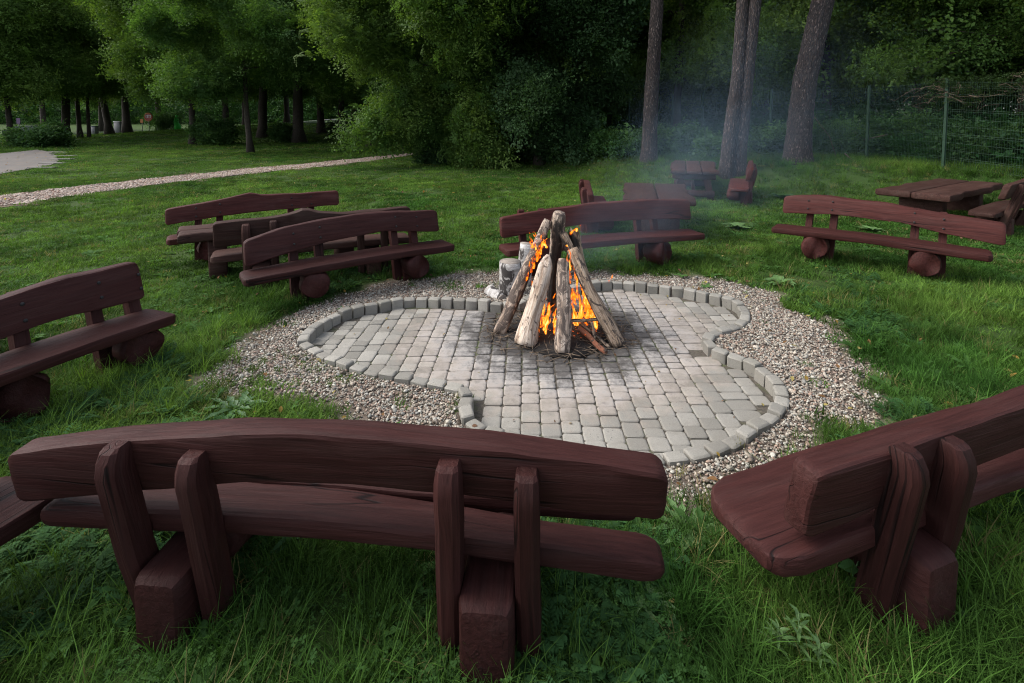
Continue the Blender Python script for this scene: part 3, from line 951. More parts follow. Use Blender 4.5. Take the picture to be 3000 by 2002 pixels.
# pebbles
def pebble_mesh(seed):
    rd = random.Random(seed)
    v = []
    a_, b_, c_ = rd.uniform(0.8, 1.25), rd.uniform(0.7, 1.0), rd.uniform(0.5, 0.75)
    rings = []
    for zz, k in ((-0.75, 0.62), (-0.1, 1.0), (0.55, 0.78)):
        rings.append([(a_ * k * math.cos(t * 1.0472 + zz) * rd.uniform(0.88, 1.1), b_ * k * math.sin(t * 1.0472 + zz) * rd.uniform(0.88, 1.1), zz * c_) for t in range(6)])
    vv, f = loft(rings)
    vv[-2][2] -= 0.1; vv[-1][2] += 0.22 * c_
    mb = MB(); mb.add(vv * 0.5, f)
    return mb.mesh("pebble", M['pebble'], True)
NG_PEB = scatter_group("pebble_scatter", hidden_collection("pebble_kinds", [pebble_mesh(s) for s in range(7)]))
PCOL = 0.85 * np.array([(0.50, 0.45, 0.40), (0.40, 0.34, 0.29), (0.60, 0.57, 0.53), (0.42, 0.29, 0.235), (0.28, 0.22, 0.185), (0.30, 0.29, 0.28), (0.62, 0.52, 0.45), (0.36, 0.25, 0.21), (0.18, 0.15, 0.135)])
x, y = scatter_pts(-4.5, 5.2, 1.7, 8.2, 5400)
g_in = in_poly(x, y, GRAV)
d = dist_line(x, y, GRAV, True) * np.where(g_in, 1, -1)
k = ~in_poly(x, y, KERB) | (dist_line(x, y, KERB, True) < 0.02)
k &= dist_line(x, y, KERB, True) > 0.055
k &= rng.random(len(x)) < sstep(-0.15, 0.40, d + 0.20 * vnoise(x, y, 2.5, 3) + 0.10 * vnoise(x, y, 7, 4)) * np.where(y > 5.5, 0.75, 1)
x, y = x[k], y[k]
n = len(x)
zb = np.minimum(terrain(x, y), 0.042) - 0.008 + 0.028 * sstep(0.5, 0.0, dist_line(x, y, KERB, True))
sz = np.exp(rng.normal(math.log(0.0155), 0.36, n))
zl = zb + sz * 0.12 + rng.random(n) ** 2 * 0.010
pc = PCOL[rng.choice(len(PCOL), n, p=[.2, .17, .14, .12, .1, .07, .1, .06, .04])] * rng.uniform(0.7, 1.1, (n, 1)) * np.array((0.87, 0.89, 0.83))
gp = scatter("gravel", NG_PEB, np.stack([x, y, zl], 1), np.stack([rng.normal(0, .4, n), rng.normal(0, .4, n), rng.uniform(0, 6.28, n)], 1), sz, rng.integers(0, 7, n), pc)
tag(gp, "pinkish grey pebble gravel ringing the paved fireplace", "gravel", kind="stuff")
# pebbles of the path across the lawn
x, y = scatter_pts(-18, -5, 8, 38, 260)
k = in_poly(x, y, PATHP) & (rng.random(len(x)) < np.clip(dist_line(x, y, PATHP, True) * 3, 0.15, 1))
x, y = x[k], y[k]; n = len(x)
pc = PCOL[rng.choice(len(PCOL), n, p=[.2, .15, .22, .1, .06, .07, .14, .04, .02])] * rng.uniform(0.75, 1.1, (n, 1)) * np.array((0.95, 0.86, 0.79))
gp = scatter("path_gravel", NG_PEB, np.stack([x, y, terrain(x, y) + 0.03], 1), np.stack([rng.normal(0, .4, n), rng.normal(0, .4, n), rng.uniform(0, 6.28, n)], 1), np.exp(rng.normal(math.log(0.045), .3, n)), rng.integers(0, 7, n), pc)
tag(gp, "pale pebbles lying on the path across the lawn", "gravel", kind="stuff")

# ------------------------------------------------------------------ benches
def smooth_fn(pts):
    xs, ys = np.array([p[0] for p in pts], float), np.array([p[1] for p in pts], float)
    d = np.linspace(xs[0], xs[-1], 241)
    v = np.interp(d, xs, ys)
    k = 19
    ker = np.hanning(k); ker /= ker.sum()
    vp = np.concatenate([2 * v[0] - v[1:k // 2 + 1][::-1], v, 2 * v[-1] - v[-k // 2:-1][::-1]])
    v2 = np.convolve(vp, ker, 'valid')[:241]
    return lambda x: float(np.interp(x, d, v2))

def hewn(mb, x0, x1, top, bot, yf, yb, seed, shear=0.0, n=26, rough=0.006, corner=0.028, ends=(0.05, 0.05), pivot=0.0):
    """hand-hewn slab along local x: top/bot heights, front/back faces; rounded arrises and ends"""
    rings, gs = [], []
    xs = [x0, x0 + ends[0] * 0.18, x0 + ends[0] * 0.55] + list(np.linspace(x0 + ends[0], x1 - ends[1], n)) + [x1 - ends[1] * 0.55, x1 - ends[1] * 0.18, x1]
    ins = [1.0, 0.45, 0.13] + [0.0] * n + [0.13, 0.45, 1.0]
    for x, q in zip(xs, ins):
        e = ends[0] if x < 0 else ends[1]
        xq = min(max(x, x0), x1)
        zt, zb_ = top(xq), bot(xq)
        f_, b_ = yf(xq), yb(xq)
        ez, ey = min(e * 0.8, 0.27 * (zt - zb_)), min(e * 0.4, 0.2 * (f_ - b_))
        zt, zb_, f_, b_ = zt - q * ez, zb_ + q * ez, f_ - q * ey, b_ + q * ey
        c = min(corner, (zt - zb_) * 0.35, (f_ - b_) * 0.35)
        pts = [(b_ + c, zb_), ((f_ + b_) / 2, zb_), (f_ - c, zb_), (f_ - c * 0.3, zb_ + c * 0.3), (f_, zb_ + c), (f_, (zt + zb_) / 2), (f_, zt - c), (f_ - c * 0.3, zt - c * 0.3), (f_ - c, zt), ((f_ + b_) / 2, zt), (b_ + c, zt), (b_ + c * 0.3, zt - c * 0.3), (b_, zt - c), (b_, (zt + zb_) / 2), (b_, zb_ + c), (b_ + c * 0.3, zb_ + c * 0.3)]
        r_, g_ = [], []
        for yy, zz in pts:
            nv = mnoise.noise(Vector((x * 2.3 + seed, yy * 7, zz * 7 + seed * 1.7))) + 0.5 * mnoise.noise(Vector((x * 6 + seed, yy * 16, zz * 16)))
            nz = mnoise.noise(Vector((x * 2.9 - seed, yy * 9, zz * 9 + 5)))
            r_.append((x, yy + rough * nv - shear * (zz - pivot), zz + rough * nz)); g_.append((x, yy, zz))
        rings.append(r_); gs.append(g_)
    v, f = loft(rings)
    g = np.asarray(gs).reshape(-1, 3)
    g = np.vstack([g, g[:16].mean(0), g[-16:].mean(0)])
    mb.add(v, f, g)

bolt_me = None
def bolt_mesh():
    global bolt_me
    if bolt_me is None:
        mb = MB(); tube(mb, [(0, 0, 0), (0, 0.008, 0), (0, 0.012, 0)], [0.014, 0.013, 0.006], 8)
        bolt_me = mb.mesh("bolt", M['rubber'], True)
    return bolt_me

def make_bench(label, loc, yaw, L=2.5, tilt=15, supports=(-0.72, 0.72), top=None, bot=None, bL=None, seat_z=0.46, seat_w=0.40, seat_t=0.088,
               seat_arch=0.02, seed=1.0, mat='wood', post_top=0.86, split=None, bolts=False, thick=0.115, seat_bow=0.0, base_z=0.0, log_r=0.158, log_front=0.0, plan_round=0.09, seat_c=(0.0, 0.0), group="rustic benches round the fire", round_seat=0.06):
    mt = M[mat]
    root = empty("log_bench", (loc[0], loc[1], base_z), R(yaw))
    tag(root, label, "bench", group)
    rd = random.Random(int(seed * 10))
    sh = math.tan(R(tilt))
    yp = -0.27 + sh * (seat_z)                      # post foot
    h = L / 2
    bL = bL or (-h + 0.05, h - 0.05)
    top = smooth_fn(top or [(bL[0], 0.80), (bL[0] * 0.5, 0.87), (0, 0.91), (bL[1] * 0.5, 0.88), (bL[1], 0.82)])
    bot = smooth_fn(bot or [(bL[0], 0.55), (bL[0] * 0.5, 0.62), (0, 0.65), (bL[1] * 0.5, 0.62), (bL[1], 0.56)])
    # backrest leans with the posts and lies on their front
    mb = MB()
    y_b = yp + 0.055
    hewn(mb, bL[0], bL[1], top, bot, lambda x: y_b + thick, lambda x: y_b, seed, sh, 30, 0.011, 0.018, (0.045, 0.045))
    mb.build("backrest", mt, root, sharp=24)
    # seat
    st = smooth_fn([(-h, seat_z - 0.01), (-h * 0.4, seat_z + seat_arch * 0.7), (0, seat_z + seat_arch), (h * 0.4, seat_z + seat_arch * 0.7), (h, seat_z - 0.01)])
    bow = lambda x: seat_bow * (1 - (x / h) ** 2)
    def pr(x, c=0.0):
        u = max(0.0, (abs(x - c) - (h - plan_round)) / plan_round)
        return plan_round * 0.8 * (1 - math.sqrt(max(0, 1 - min(1, u) ** 2)))
    y0 = -seat_w / 2
    if split is None:
        mb = MB()
        rs = round_seat
        hewn(mb, -h + seat_c[0], h + seat_c[0], st if seat_c[0] == 0 else (lambda x: st(x - seat_c[0])), (lambda x: st(x - seat_c[0]) - seat_t), lambda x: seat_w / 2 + bow(x) - pr(x), lambda x: y0 + bow(x) + pr(x) * 0.6, seed + 3, 0, 30, 0.008, 0.016, (rs * 0.8, rs * 0.8))
        mb.build("seat", mt, root, sharp=24)
    else:
        # a drying crack opens from x = split towards the right end and parts the seat
        def gap(x): return 0.0015 + 0.085 * max(0, (x - split) / (h - split)) ** 1.1
        mid = lambda x: -0.01 - 0.02 * math.sin(x * 2)
        mb = MB()
        hewn(mb, -h, h, lambda x: st(x) - 0.35 * gap(x), lambda x: st(x) - seat_t - 0.35 * gap(x), lambda x: mid(x) - gap(x) / 2 + bow(x), lambda x: y0 + bow(x) - 0.25 * gap(x), seed + 3, 0, 30, 0.006, 0.022, (0.06, 0.09))
        hewn(mb, -h + 0.01, h - 0.07, lambda x: st(x) - 0.002 + 0.4 * gap(x), lambda x: st(x) - seat_t - 0.003 + 0.3 * gap(x), lambda x: seat_w / 2 + bow(x), lambda x: mid(x) + gap(x) / 2 + bow(x), seed + 5, 0, 30, 0.006, 0.015, (0.06, 0.03))
        mb.build("seat", mt, root, sharp=24)
    under = seat_z - seat_t
    for i, sx in enumerate(supports):
        # round log carrying the seat, its rear end squared between the posts
        mb = MB()
        lr = log_r * rd.uniform(0.93, 1.06)
        zc = under + seat_arch * 0.5 - lr + 0.012
        pts = [(sx + rd.uniform(-.01, .01), yy, zc) for yy in (seat_w / 2 - 0.01 - log_front, seat_w / 2 - 0.025 - log_front, 0.1, 0.02, -0.04, -0.05)]
        tube(mb, pts, [lr * 0.93, lr, lr, lr * 1.02, lr, lr * 0.9], 22, seed + i, 0.22, 5)
        mb.build("support_log", mt, root)
        mb = MB()
        bw, bh = 0.205 * rd.uniform(0.95, 1.05), 0.31
        yr = yp - 0.165
        rings, gs = [], []
        for yy, q in ((-0.045, 0), (yr + 0.05, 0), (yr + 0.025, 0.006), (yr + 0.006, 0.018), (yr, 0.04)):
            x_, zt, zb_, c = bw / 2 - q, bh - q, -0.08, 0.022
            ring = [(-x_, zb_), (0, zb_), (x_, zb_), (x_, zt * 0.5), (x_, zt - c), (x_ - c * .3, zt - c * .3), (x_ - c, zt), (0, zt), (-x_ + c, zt), (-x_ + c * .3, zt - c * .3), (-x_, zt - c), (-x_, zt * 0.5)]
            rings.append([(sx + a + 0.004 * mnoise.noise(Vector((a * 20, yy * 9, z_ * 9 + seed))), yy, z_ + 0.004 * mnoise.noise(Vector((a * 9 + seed, yy * 9, z_ * 9)))) for a, z_ in ring])
            gs.append([(yy, a, z_) for a, z_ in ring])
        v, f = loft(rings); g = np.asarray(gs).reshape(-1, 3); g = np.vstack([g, g[:12].mean(0), g[-12:].mean(0)])
        f = [tuple(reversed(q)) for q in f]
        mb.add(v, f, g); mb.build("support_block", mt, root, sharp=24)
        for s_ in (-1, 1):
            mb = MB()
            px_ = sx + s_ * (bw / 2 + 0.052)
            pt = post_top + rd.uniform(-0.02, 0.02)
            w, dpt = 0.090 * rd.uniform(0.92, 1.08) / 2, 0.115 * rd.uniform(0.95, 1.05) / 2
            jx = rd.uniform(-0.03, 0.03)
            rings, gs = [], []
            for zz, k, dyf in ((-0.10, 1.0, 0), (0.12, 1.0, 0), (0.36, 1.0, 0), (pt * 0.72, 1.0, 0), (pt - 0.10, 0.98, 0), (pt - 0.05, 0.92, 0.012), (pt - 0.012, 0.75, 0.028), (pt, 0.45, 0.035)):
                cx_ = px_ + jx * (zz / pt) + 0.006 * mnoise.noise(Vector((zz * 4, seed, s_ * 3 + i)))
                cy_ = yp - sh * zz + 0.008 * mnoise.noise(Vector((zz * 4 + 9, seed, s_ * 3 + i)))
                a_, b_ = w * (0.55 + 0.45 * k), dpt * k
                c = 0.022 * k
                ring = [(-a_ + c, -b_), (a_ - c, -b_), (a_, -b_ + c), (a_, b_), (0, b_), (-a_, b_), (-a_, -b_ + c)]
                rings.append([(cx_ + q[0], cy_ + q[1] + dyf, zz) for q in ring]); gs.append([(zz, q[0], q[1]) for q in ring])
            v, f = loft(rings); g = np.asarray(gs).reshape(-1, 3); g = np.vstack([g, g[:7].mean(0), g[-7:].mean(0)])
            mb.add(v, f, g); mb.build("post", mt, root, sharp=24)
            if bolts:
                zm = (top(px_) + bot(px_)) / 2
                for dz in (-0.06, 0.06):
                    link("bolt", bolt_mesh(), root, (px_, y_b + thick - sh * (zm + dz) + 0.004, zm + dz))
    return root

GR = 0.03
make_bench("big dark brown log bench seen from behind in the foreground, seat end split", (-0.71, 2.11), -4.8, L=2.64, tilt=10.5, supports=(-0.66, 0.64),
           bL=(-1.38, 1.31), top=[(-1.38, 0.725), (-0.9, 0.815), (-0.3, 0.895), (0.2, 0.905), (0.7, 0.88), (1.31, 0.82)],
           bot=[(-1.38, 0.475), (-0.9, 0.56), (-0.3, 0.665), (0.2, 0.68), (0.7, 0.65), (1.31, 0.605)], seed=1.3, split=0.05, post_top=0.82, thick=0.125, seat_arch=0.03, seat_z=0.45, base_z=0.05)
make_bench("dark log bench cut off by the right edge, thick backrest end turned to the camera", (2.15, 2.37), 18.5, L=2.6, tilt=10, supports=(-0.60, 0.85),
           bL=(-1.17, 1.25), top=[(-1.17, 0.73), (-0.5, 0.74), (0.2, 0.78), (0.8, 0.77), (1.25, 0.73)], bot=[(-1.17, 0.43), (-0.6, 0.48), (-0.2, 0.51), (0.2, 0.52), (1.25, 0.46)],
           seed=2.7, post_top=0.75, thick=0.118, seat_w=0.46, seat_t=0.088, seat_z=0.385, log_r=0.15, base_z=0.12, round_seat=0.07, plan_round=0.17)
make_bench("dark log bench at the left edge, long arched backrest, seat tip towards the gravel", (-3.48, 3.41), -111.5, L=2.0, tilt=14, log_front=0.08, log_r=0.16, supports=(-0.75, 0.05),
           bL=(-0.93, 0.93), top=[(-0.93, 0.865), (-0.4, 0.88), (0.0, 0.84), (0.5, 0.79), (0.93, 0.73)], bot=[(-0.93, 0.535), (-0.4, 0.585), (0.0, 0.575), (0.5, 0.53), (0.93, 0.45)], seed=3.9, bolts=True, base_z=GR, seat_z=0.44)
make_bench("log bench left of the fire with arched backrest, its round support log facing the gravel", (-1.90, 6.02), -144, L=2.56, tilt=14, supports=(-0.72, 0.55), seed=4.4, mat='wood',
           bL=(-1.20, 1.22), top=[(-1.20, 0.86), (-0.4, 0.93), (0.3, 0.92), (0.8, 0.87), (1.22, 0.77)], bot=[(-1.20, 0.58), (-0.4, 0.68), (0.3, 0.65), (0.8, 0.58), (1.22, 0.49)], bolts=True, base_z=GR)
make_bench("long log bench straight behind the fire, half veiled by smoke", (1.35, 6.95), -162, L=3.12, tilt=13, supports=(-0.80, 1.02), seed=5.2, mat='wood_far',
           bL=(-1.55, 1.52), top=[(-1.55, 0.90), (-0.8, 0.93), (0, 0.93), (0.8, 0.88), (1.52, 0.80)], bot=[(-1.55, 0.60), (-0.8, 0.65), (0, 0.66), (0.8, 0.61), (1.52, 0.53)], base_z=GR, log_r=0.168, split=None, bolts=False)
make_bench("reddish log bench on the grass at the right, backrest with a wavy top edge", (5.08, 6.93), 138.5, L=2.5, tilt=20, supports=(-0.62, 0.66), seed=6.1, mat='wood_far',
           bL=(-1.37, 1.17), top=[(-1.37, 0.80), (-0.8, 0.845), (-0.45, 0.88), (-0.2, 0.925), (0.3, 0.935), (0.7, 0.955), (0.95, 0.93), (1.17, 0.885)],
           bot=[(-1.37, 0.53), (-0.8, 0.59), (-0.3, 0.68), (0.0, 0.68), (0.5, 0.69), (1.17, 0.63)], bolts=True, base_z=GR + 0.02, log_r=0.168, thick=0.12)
make_bench("bench of which only the split seat end shows at the lower left corner", (-2.60, 1.02), -107.5, L=2.5, tilt=15, supports=(-0.7, 0.7), seed=7.4, base_z=GR)
make_bench("bench of which only the backrest tip shows at the left edge, behind the left bench", (-5.62, 3.78), 30, L=2.5, tilt=12, supports=(-0.7, 0.7), seed=8.8, mat='wood_far', base_z=GR - 0.08, group="benches at the picnic tables")
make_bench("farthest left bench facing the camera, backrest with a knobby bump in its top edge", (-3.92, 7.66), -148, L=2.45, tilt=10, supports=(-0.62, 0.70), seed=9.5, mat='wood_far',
           bL=(-1.22, 1.24), top=[(-1.22, 0.92), (-0.6, 0.92), (-0.02, 0.94), (0.12, 0.995), (0.22, 0.965), (0.6, 0.90), (1.24, 0.83)], bot=[(-1.22, 0.68), (0, 0.68), (0.6, 0.66), (1.24, 0.60)], thick=0.10, base_z=GR, group="benches at the picnic tables", bolts=True)
make_bench("weathered hump-backed bench, back to the camera, behind the left fireside bench", (-2.66, 6.68), 25.5, L=2.5, tilt=8, supports=(-0.68, 0.70), seed=10.6, mat='wood_old',
           bL=(-1.20, 1.22), top=[(-1.20, 0.88), (-0.5, 0.90), (-0.30, 0.93), (-0.16, 0.99), (0.0, 0.92), (0.3, 0.885), (0.8, 0.89), (1.22, 0.90)], bot=[(-1.20, 0.56), (0, 0.62), (1.22, 0.62)], thick=0.16, base_z=GR, group="benches at the picnic tables")
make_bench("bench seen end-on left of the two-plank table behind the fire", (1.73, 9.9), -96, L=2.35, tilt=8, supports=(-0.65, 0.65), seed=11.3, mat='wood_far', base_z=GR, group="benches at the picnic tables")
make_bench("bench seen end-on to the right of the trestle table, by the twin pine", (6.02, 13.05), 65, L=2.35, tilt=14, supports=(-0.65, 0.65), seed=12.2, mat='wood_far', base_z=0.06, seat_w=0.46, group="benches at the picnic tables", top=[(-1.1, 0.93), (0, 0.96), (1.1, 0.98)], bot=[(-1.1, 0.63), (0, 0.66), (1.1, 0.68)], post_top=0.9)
make_bench("bench at the far right edge with its back to the camera, beside the long table", (9.55, 9.55), 32.5, L=2.5, tilt=17, supports=(-0.62, 0.7), seed=13.7, mat='wood_old', base_z=0.05, group="benches at the picnic tables", top=[(-1.2, 0.98), (0, 1.02), (1.2, 1.0)], bot=[(-1.2, 0.70), (0, 0.72), (1.2, 0.7)], post_top=0.95)

# ------------------------------------------------------------------ tables
def make_table(label, loc, yaw, L, W, z, nplank, t=0.10, tiltx=0.0, mat='wood_old', seed=1.0, trestle=False):
    mt = M[mat]
    root = empty("log_table", (loc[0], loc[1], loc[2]), R(yaw))
    root.rotation_euler = (0, -R(tiltx), R(yaw))
    tag(root, label, "table", "rustic log tables")
    rd = random.Random(int(seed * 10))
    w = W / nplank
    for i in range(nplank):
        yb = -W / 2 + i * w
        mb = MB()
        e0, e1 = rd.uniform(-0.04, 0.04), rd.uniform(-0.04, 0.04)
        g = 0.008
        wav = lambda x, s_=seed + i: 0.03 * math.sin(x * 3.1 + s_) + 0.02 * math.sin(x * 7.3 + s_ * 2)
        yb_f = (lambda x, yb=yb, wv=wav: yb + wv(x)) if i == 0 else (lambda x, yb=yb: yb + g)
        yf_f = (lambda x, yb=yb, wv=wav: yb + w + wv(x + 1)) if i == nplank - 1 else (lambda x, yb=yb: yb + w - g)
        hewn(mb, -L / 2 + e0, L / 2 + e1, lambda x: z, lambda x: z - t, yf_f, yb_f, seed + i, 0, 20, 0.008, 0.03, (0.04, 0.04))
        mb.build("tabletop_plank", mt, root, sharp=24)
    if trestle:
        for sx in (-L / 2 + 0.22, L / 2 - 0.30):
            mb = MB(); box(mb, (sx, 0, z - t - 0.075), (0.16, W * 0.92, 0.15), 0, 0.02); mb.build("bearer", mt, root)
            for s_ in (-1, 1):
                mb = MB()
                y_t, y_b2 = s_ * W * 0.24, s_ * W * 0.38
                rings, gs = [], []
                for zz, yy in ((z - t - 0.02, y_t), (z * 0.5, (y_t + y_b2) / 2), (-0.08, y_b2)):
                    rings.append([(sx + a * 0.06, yy + b_ * 0.085, zz) for a, b_ in ((-1, -1), (1, -1), (1, 1), (-1, 1))]); gs.append([(zz, a * .06, b_ * .08) for a, b_ in ((-1, -1), (1, -1), (1, 1), (-1, 1))])
                v, f = loft(rings); g = np.asarray(gs).reshape(-1, 3); g = np.vstack([g, g[:4].mean(0), g[-4:].mean(0)])
                mb.add(v, f, g); mb.build("leg", mt, root, False)
            mb = MB(); box(mb, (sx - 0.085, 0, 0.24), (0.05, W * 0.88, 0.17), 0, 0.01); mb.build("crossbar", mt, root)
        mb = MB(); box(mb, (-0.04, 0, 0.27), (L - 0.6, 0.09, 0.12), 0, 0.01); mb.build("stretcher", mt, root)
    else:
        for sx in (-L * 0.32, L * 0.32):
            mb = MB(); box(mb, (sx, 0, (z - t) / 2 - 0.06), (0.22, W * 0.62, z - t + 0.10), 0, 0.03); mb.build("leg", mt, root)
    return root
make_table("two-plank log table behind the bench behind the fire", (2.82, 9.62, 0.03), 76, 2.35, 1.22, 0.765, 2, seed=1.7)
make_table("three-plank trestle table standing end-on below the pines", (5.13, 13.95, 0.04), 71, 2.2, 1.18, 0.86, 3, tiltx=2.5, seed=2.4, trestle=True)
make_table("long dark log table at the far right in front of the fence", (9.42, 10.75, 0.03), 32.7, 3.5, 1.2, 0.71, 2, t=0.14, seed=3.3)
make_table("log table between the two left picnic benches", (-3.32, 7.12, 0.03), 30, 2.6, 0.72, 0.67, 2, t=0.12, seed=4.6)

# ------------------------------------------------------------------ campfire
def fire_log(name, label, cat, base, tip, r0, r1, mat, seed, char=0.5, bend=0.0, n=26, jag=0.0, cut=0.0, group="logs of the campfire cone"):
    base, tip = Vector(base), Vector(tip)
    mb = MB()
    ax = (tip - base)
    side = ax.cross(Vector((0, 0, 1))).normalized()
    pts, rad = [], []
    N_ = 22
    for i in range(N_ + 1):
        t = i / N_
        p = base + ax * t + side * (bend * math.sin(math.pi * t) + 0.006 * math.sin(t * 9 + seed))
        pts.append(p); rad.append((r0 + (r1 - r0) * t) * (1 + 0.05 * math.sin(t * 11 + seed * 3)))
    rad[0] *= 0.93
    if cut:
        for k, q in ((N_, 0.25), (N_ - 1, 0.6), (N_ - 2, 0.85)): rad[k] *= q
    else:
        rad[-1] *= 0.9
    tube(mb, pts, rad, n, seed, 0.26, 7)
    if jag:
        v = mb.v[0]
        rr = random.Random(int(seed * 100))
        for j in range(n): v[N_ * n + j] += np.array(ax.normalized() * rr.uniform(-jag, jag))
    V = np.concatenate(mb.v)
    # soot on the side turned to the fire
    axn = ax.normalized()
    rel = V - np.array(base)
    tt = rel @ np.array(axn)
    cen = np.array(base) + tt[:, None] * np.array(axn)
    inw = np.array([FIRE.x, FIRE.y, 0.45]) - cen
    inw -= (inw @ np.array(axn))[:, None] * np.array(axn)
    inw /= np.linalg.norm(inw, axis=1)[:, None] + 1e-6
    nn = V - cen; nn /= np.linalg.norm(nn, axis=1)[:, None] + 1e-6
    fac = (nn * inw).sum(1)
    hgt = np.clip(tt / ax.length, 0, 1)
    ch = char * np.clip(fac * 0.95 + 0.20, 0, 1) * (0.6 + 0.8 * np.sin(np.pi * np.clip(hgt, 0.05, 1)) ** 0.6)
    me = mb.mesh(name, mat)
    a = me.attributes.new('char', 'FLOAT', 'POINT'); a.data.foreach_set('value', ch.astype(np.float32))
    o = link(name, me)
    tag(o, label, cat, group)
    return o

fire_log("campfire_log", "bark-flecked log leaning at the left of the campfire", "log", (-0.13, 4.93, -0.01), (0.375, 5.06, 1.13), 0.068, 0.046, M['log_bark'], 1.1, 0.55)
fire_log("campfire_log", "thick pale log with a pointed top at the fire's front left", "log", (0.125, 4.63, 0.0), (0.37, 4.93, 0.80), 0.102, 0.070, M['log_pale'], 2.3, 0.75, cut=1)
fire_log("campfire_log", "short stout log with a mossy cut top crowning the campfire", "log", (0.42, 5.45, 0.0), (0.48, 5.02, 1.21), 0.066, 0.066, M['log_bark'], 3.7, 0.6)
fire_log("campfire_log", "straight speckled log standing at the front middle of the fire", "log", (0.47, 4.46, 0.0), (0.515, 4.90, 0.76), 0.070, 0.060, M['log_bark'], 4.2, 0.75)
fire_log("campfire_log", "brown log leaning at the right front of the fire", "log", (1.02, 4.63, 0.0), (0.60, 4.93, 0.86), 0.072, 0.056, M['log_brown'], 5.9, 0.85, bend=-0.03)
fire_log("campfire_log", "dark log behind the right front log, running up to the crown", "log", (0.98, 5.02, 0.0), (0.525, 5.02, 1.0), 0.06, 0.045, M['log_brown'], 6.4, 0.95)
fire_log("campfire_log", "charred log with a broken jagged top at the back right", "log", (0.90, 5.38, 0.0), (0.64, 5.10, 0.99), 0.062, 0.055, M['log_brown'], 7.7, 1.1, jag=0.05)
fire_log("campfire_stick", "reddish brown stick poking out at the right foot of the fire", "stick", (0.86, 4.42, 0.025), (0.66, 4.72, 0.13), 0.022, 0.027, M['stick_red'], 8.1, 0.2, n=10, group="sticks at the foot of the fire")
fire_log("campfire_stick", "short grey stick standing left of the right front log", "stick", (0.80, 4.62, 0.0), (0.775, 4.66, 0.22), 0.017, 0.014, M['log_brown'], 9.1, 0.3, n=10, group="sticks at the foot of the fire")
fire_log("campfire_stick", "charred stick lying across the flames", "stick", (0.54, 4.72, 0.20), (0.86, 4.68, 0.235), 0.016, 0.014, M['log_brown'], 9.7, 1.6, n=10, group="sticks at the foot of the fire")
fire_log("campfire_stick", "thin brown stick slanting beside the reddish stick", "stick", (0.92, 4.55, 0.02), (0.68, 4.78, 0.16), 0.014, 0.012, M['log_brown'], 10.2, 0.5, n=8, group="sticks at the foot of the fire")

mb = MB()
for i in range(26):
    a0 = i / 26 * 2 * math.pi
rings = []
for k, zz in ((1.0, 0.004), (0.8, 0.02), (0.5, 0.05), (0.2, 0.07)):
    rings.append([(FIRE.x + 0.02 + k * 0.58 * math.cos(a) * (1 + 0.12 * math.sin(3 * a)), FIRE.y - 0.08 + k * 0.54 * math.sin(a) * (1 + 0.1 * math.sin(4 * a + 1)), zz) for a in np.linspace(0, 2 * math.pi, 40, endpoint=False)])
v, f = loft(rings); mb.add(v, f)
o = mb.build("ash_bed", M['ash']); tag(o, "black ash and soot heaped under the campfire logs", "ash", kind="stuff")
mb = MB()
rd = random.Random(12)
for i in range(420):
    a = rd.uniform(0, 6.283); r_ = 0.22 + 0.56 * rd.random() ** 0.8
    c = Vector((FIRE.x + 0.02 + r_ * math.cos(a), FIRE.y - 0.10 + r_ * 0.88 * math.sin(a), rd.uniform(0.015, 0.10) * (1.1 - r_)))
    az = rd.uniform(0, 6.283); L = rd.uniform(0.05, 0.22); d = Vector((math.cos(az), math.sin(az), rd.uniform(-0.1, 0.35)))
    p0, p2 = c - d * L / 2, c + d * L / 2
    for p in (p0, p2): p.z = max(p.z, 0.008)
    p1 = (p0 + p2) / 2 + Vector((rd.uniform(-.02, .02), rd.uniform(-.02, .02), rd.uniform(0, .02)))
    r0 = rd.uniform(0.0018, 0.0055)
    tube(mb, [p0, p1, p2], [r0, r0 * 0.9, r0 * 0.5], 4, i)
o = mb.build("kindling", M['twig']); tag(o, "thin twigs and dry kindling strewn round the fire's foot", "kindling", kind="stuff")

# flames
m, nt, b, out = new_mat('flame')
nt.nodes.remove(b)
v = gc(nt)
sx = nd(nt, 'ShaderNodeSeparateXYZ'); nt.links.new(v, sx.inputs[0])
lw = nd(nt, 'ShaderNodeLayerWeight', Blend=0.42)
pos = nd(nt, 'ShaderNodeNewGeometry').outputs['Position']
fn = noise_t(nt, mapped(nt, pos, (16, 16, 7)), 1.0, 3, 0.55, 1.0)
heat = nd(nt, 'ShaderNodeMath', operation='MULTIPLY_ADD')          # thickness seen + turbulence - height
nt.links.new(lw.outputs['Facing'], heat.inputs[0]); heat.inputs[1].default_value = -0.55
fs = nd(nt, 'ShaderNodeMath', operation='MULTIPLY_ADD'); fs.inputs[1].default_value = 2.6; fs.inputs[2].default_value = -0.98
nt.links.new(fn, fs.inputs[0]); nt.links.new(fs.outputs[0], heat.inputs[2])
h2 = nd(nt, 'ShaderNodeMath', operation='MULTIPLY_ADD'); h2.inputs[1].default_value = -0.22
nt.links.new(sx.outputs[0], h2.inputs[0]); nt.links.new(heat.outputs[0], h2.inputs[2])
colr = ramp(nt, h2.outputs[0], [(0.05, (0.45, 0.03, 0.001)), (0.16, (0.80, 0.09, 0.003)), (0.32, (1.0, 0.21, 0.008)), (0.45, (1.0, 0.40, 0.035)), (0.68, (1.0, 0.68, 0.20))])
em = nd(nt, 'ShaderNodeEmission', Strength=0.72); nt.links.new(colr, em.inputs['Color'])
tp = nd(nt, 'ShaderNodeBsdfTransparent')
mx = nd(nt, 'ShaderNodeMixShader')
nt.links.new(ramp(nt, h2.outputs[0], [(0.06, 0.0), (0.15, 0.25), (0.32, 0.9)]), mx.inputs[0])
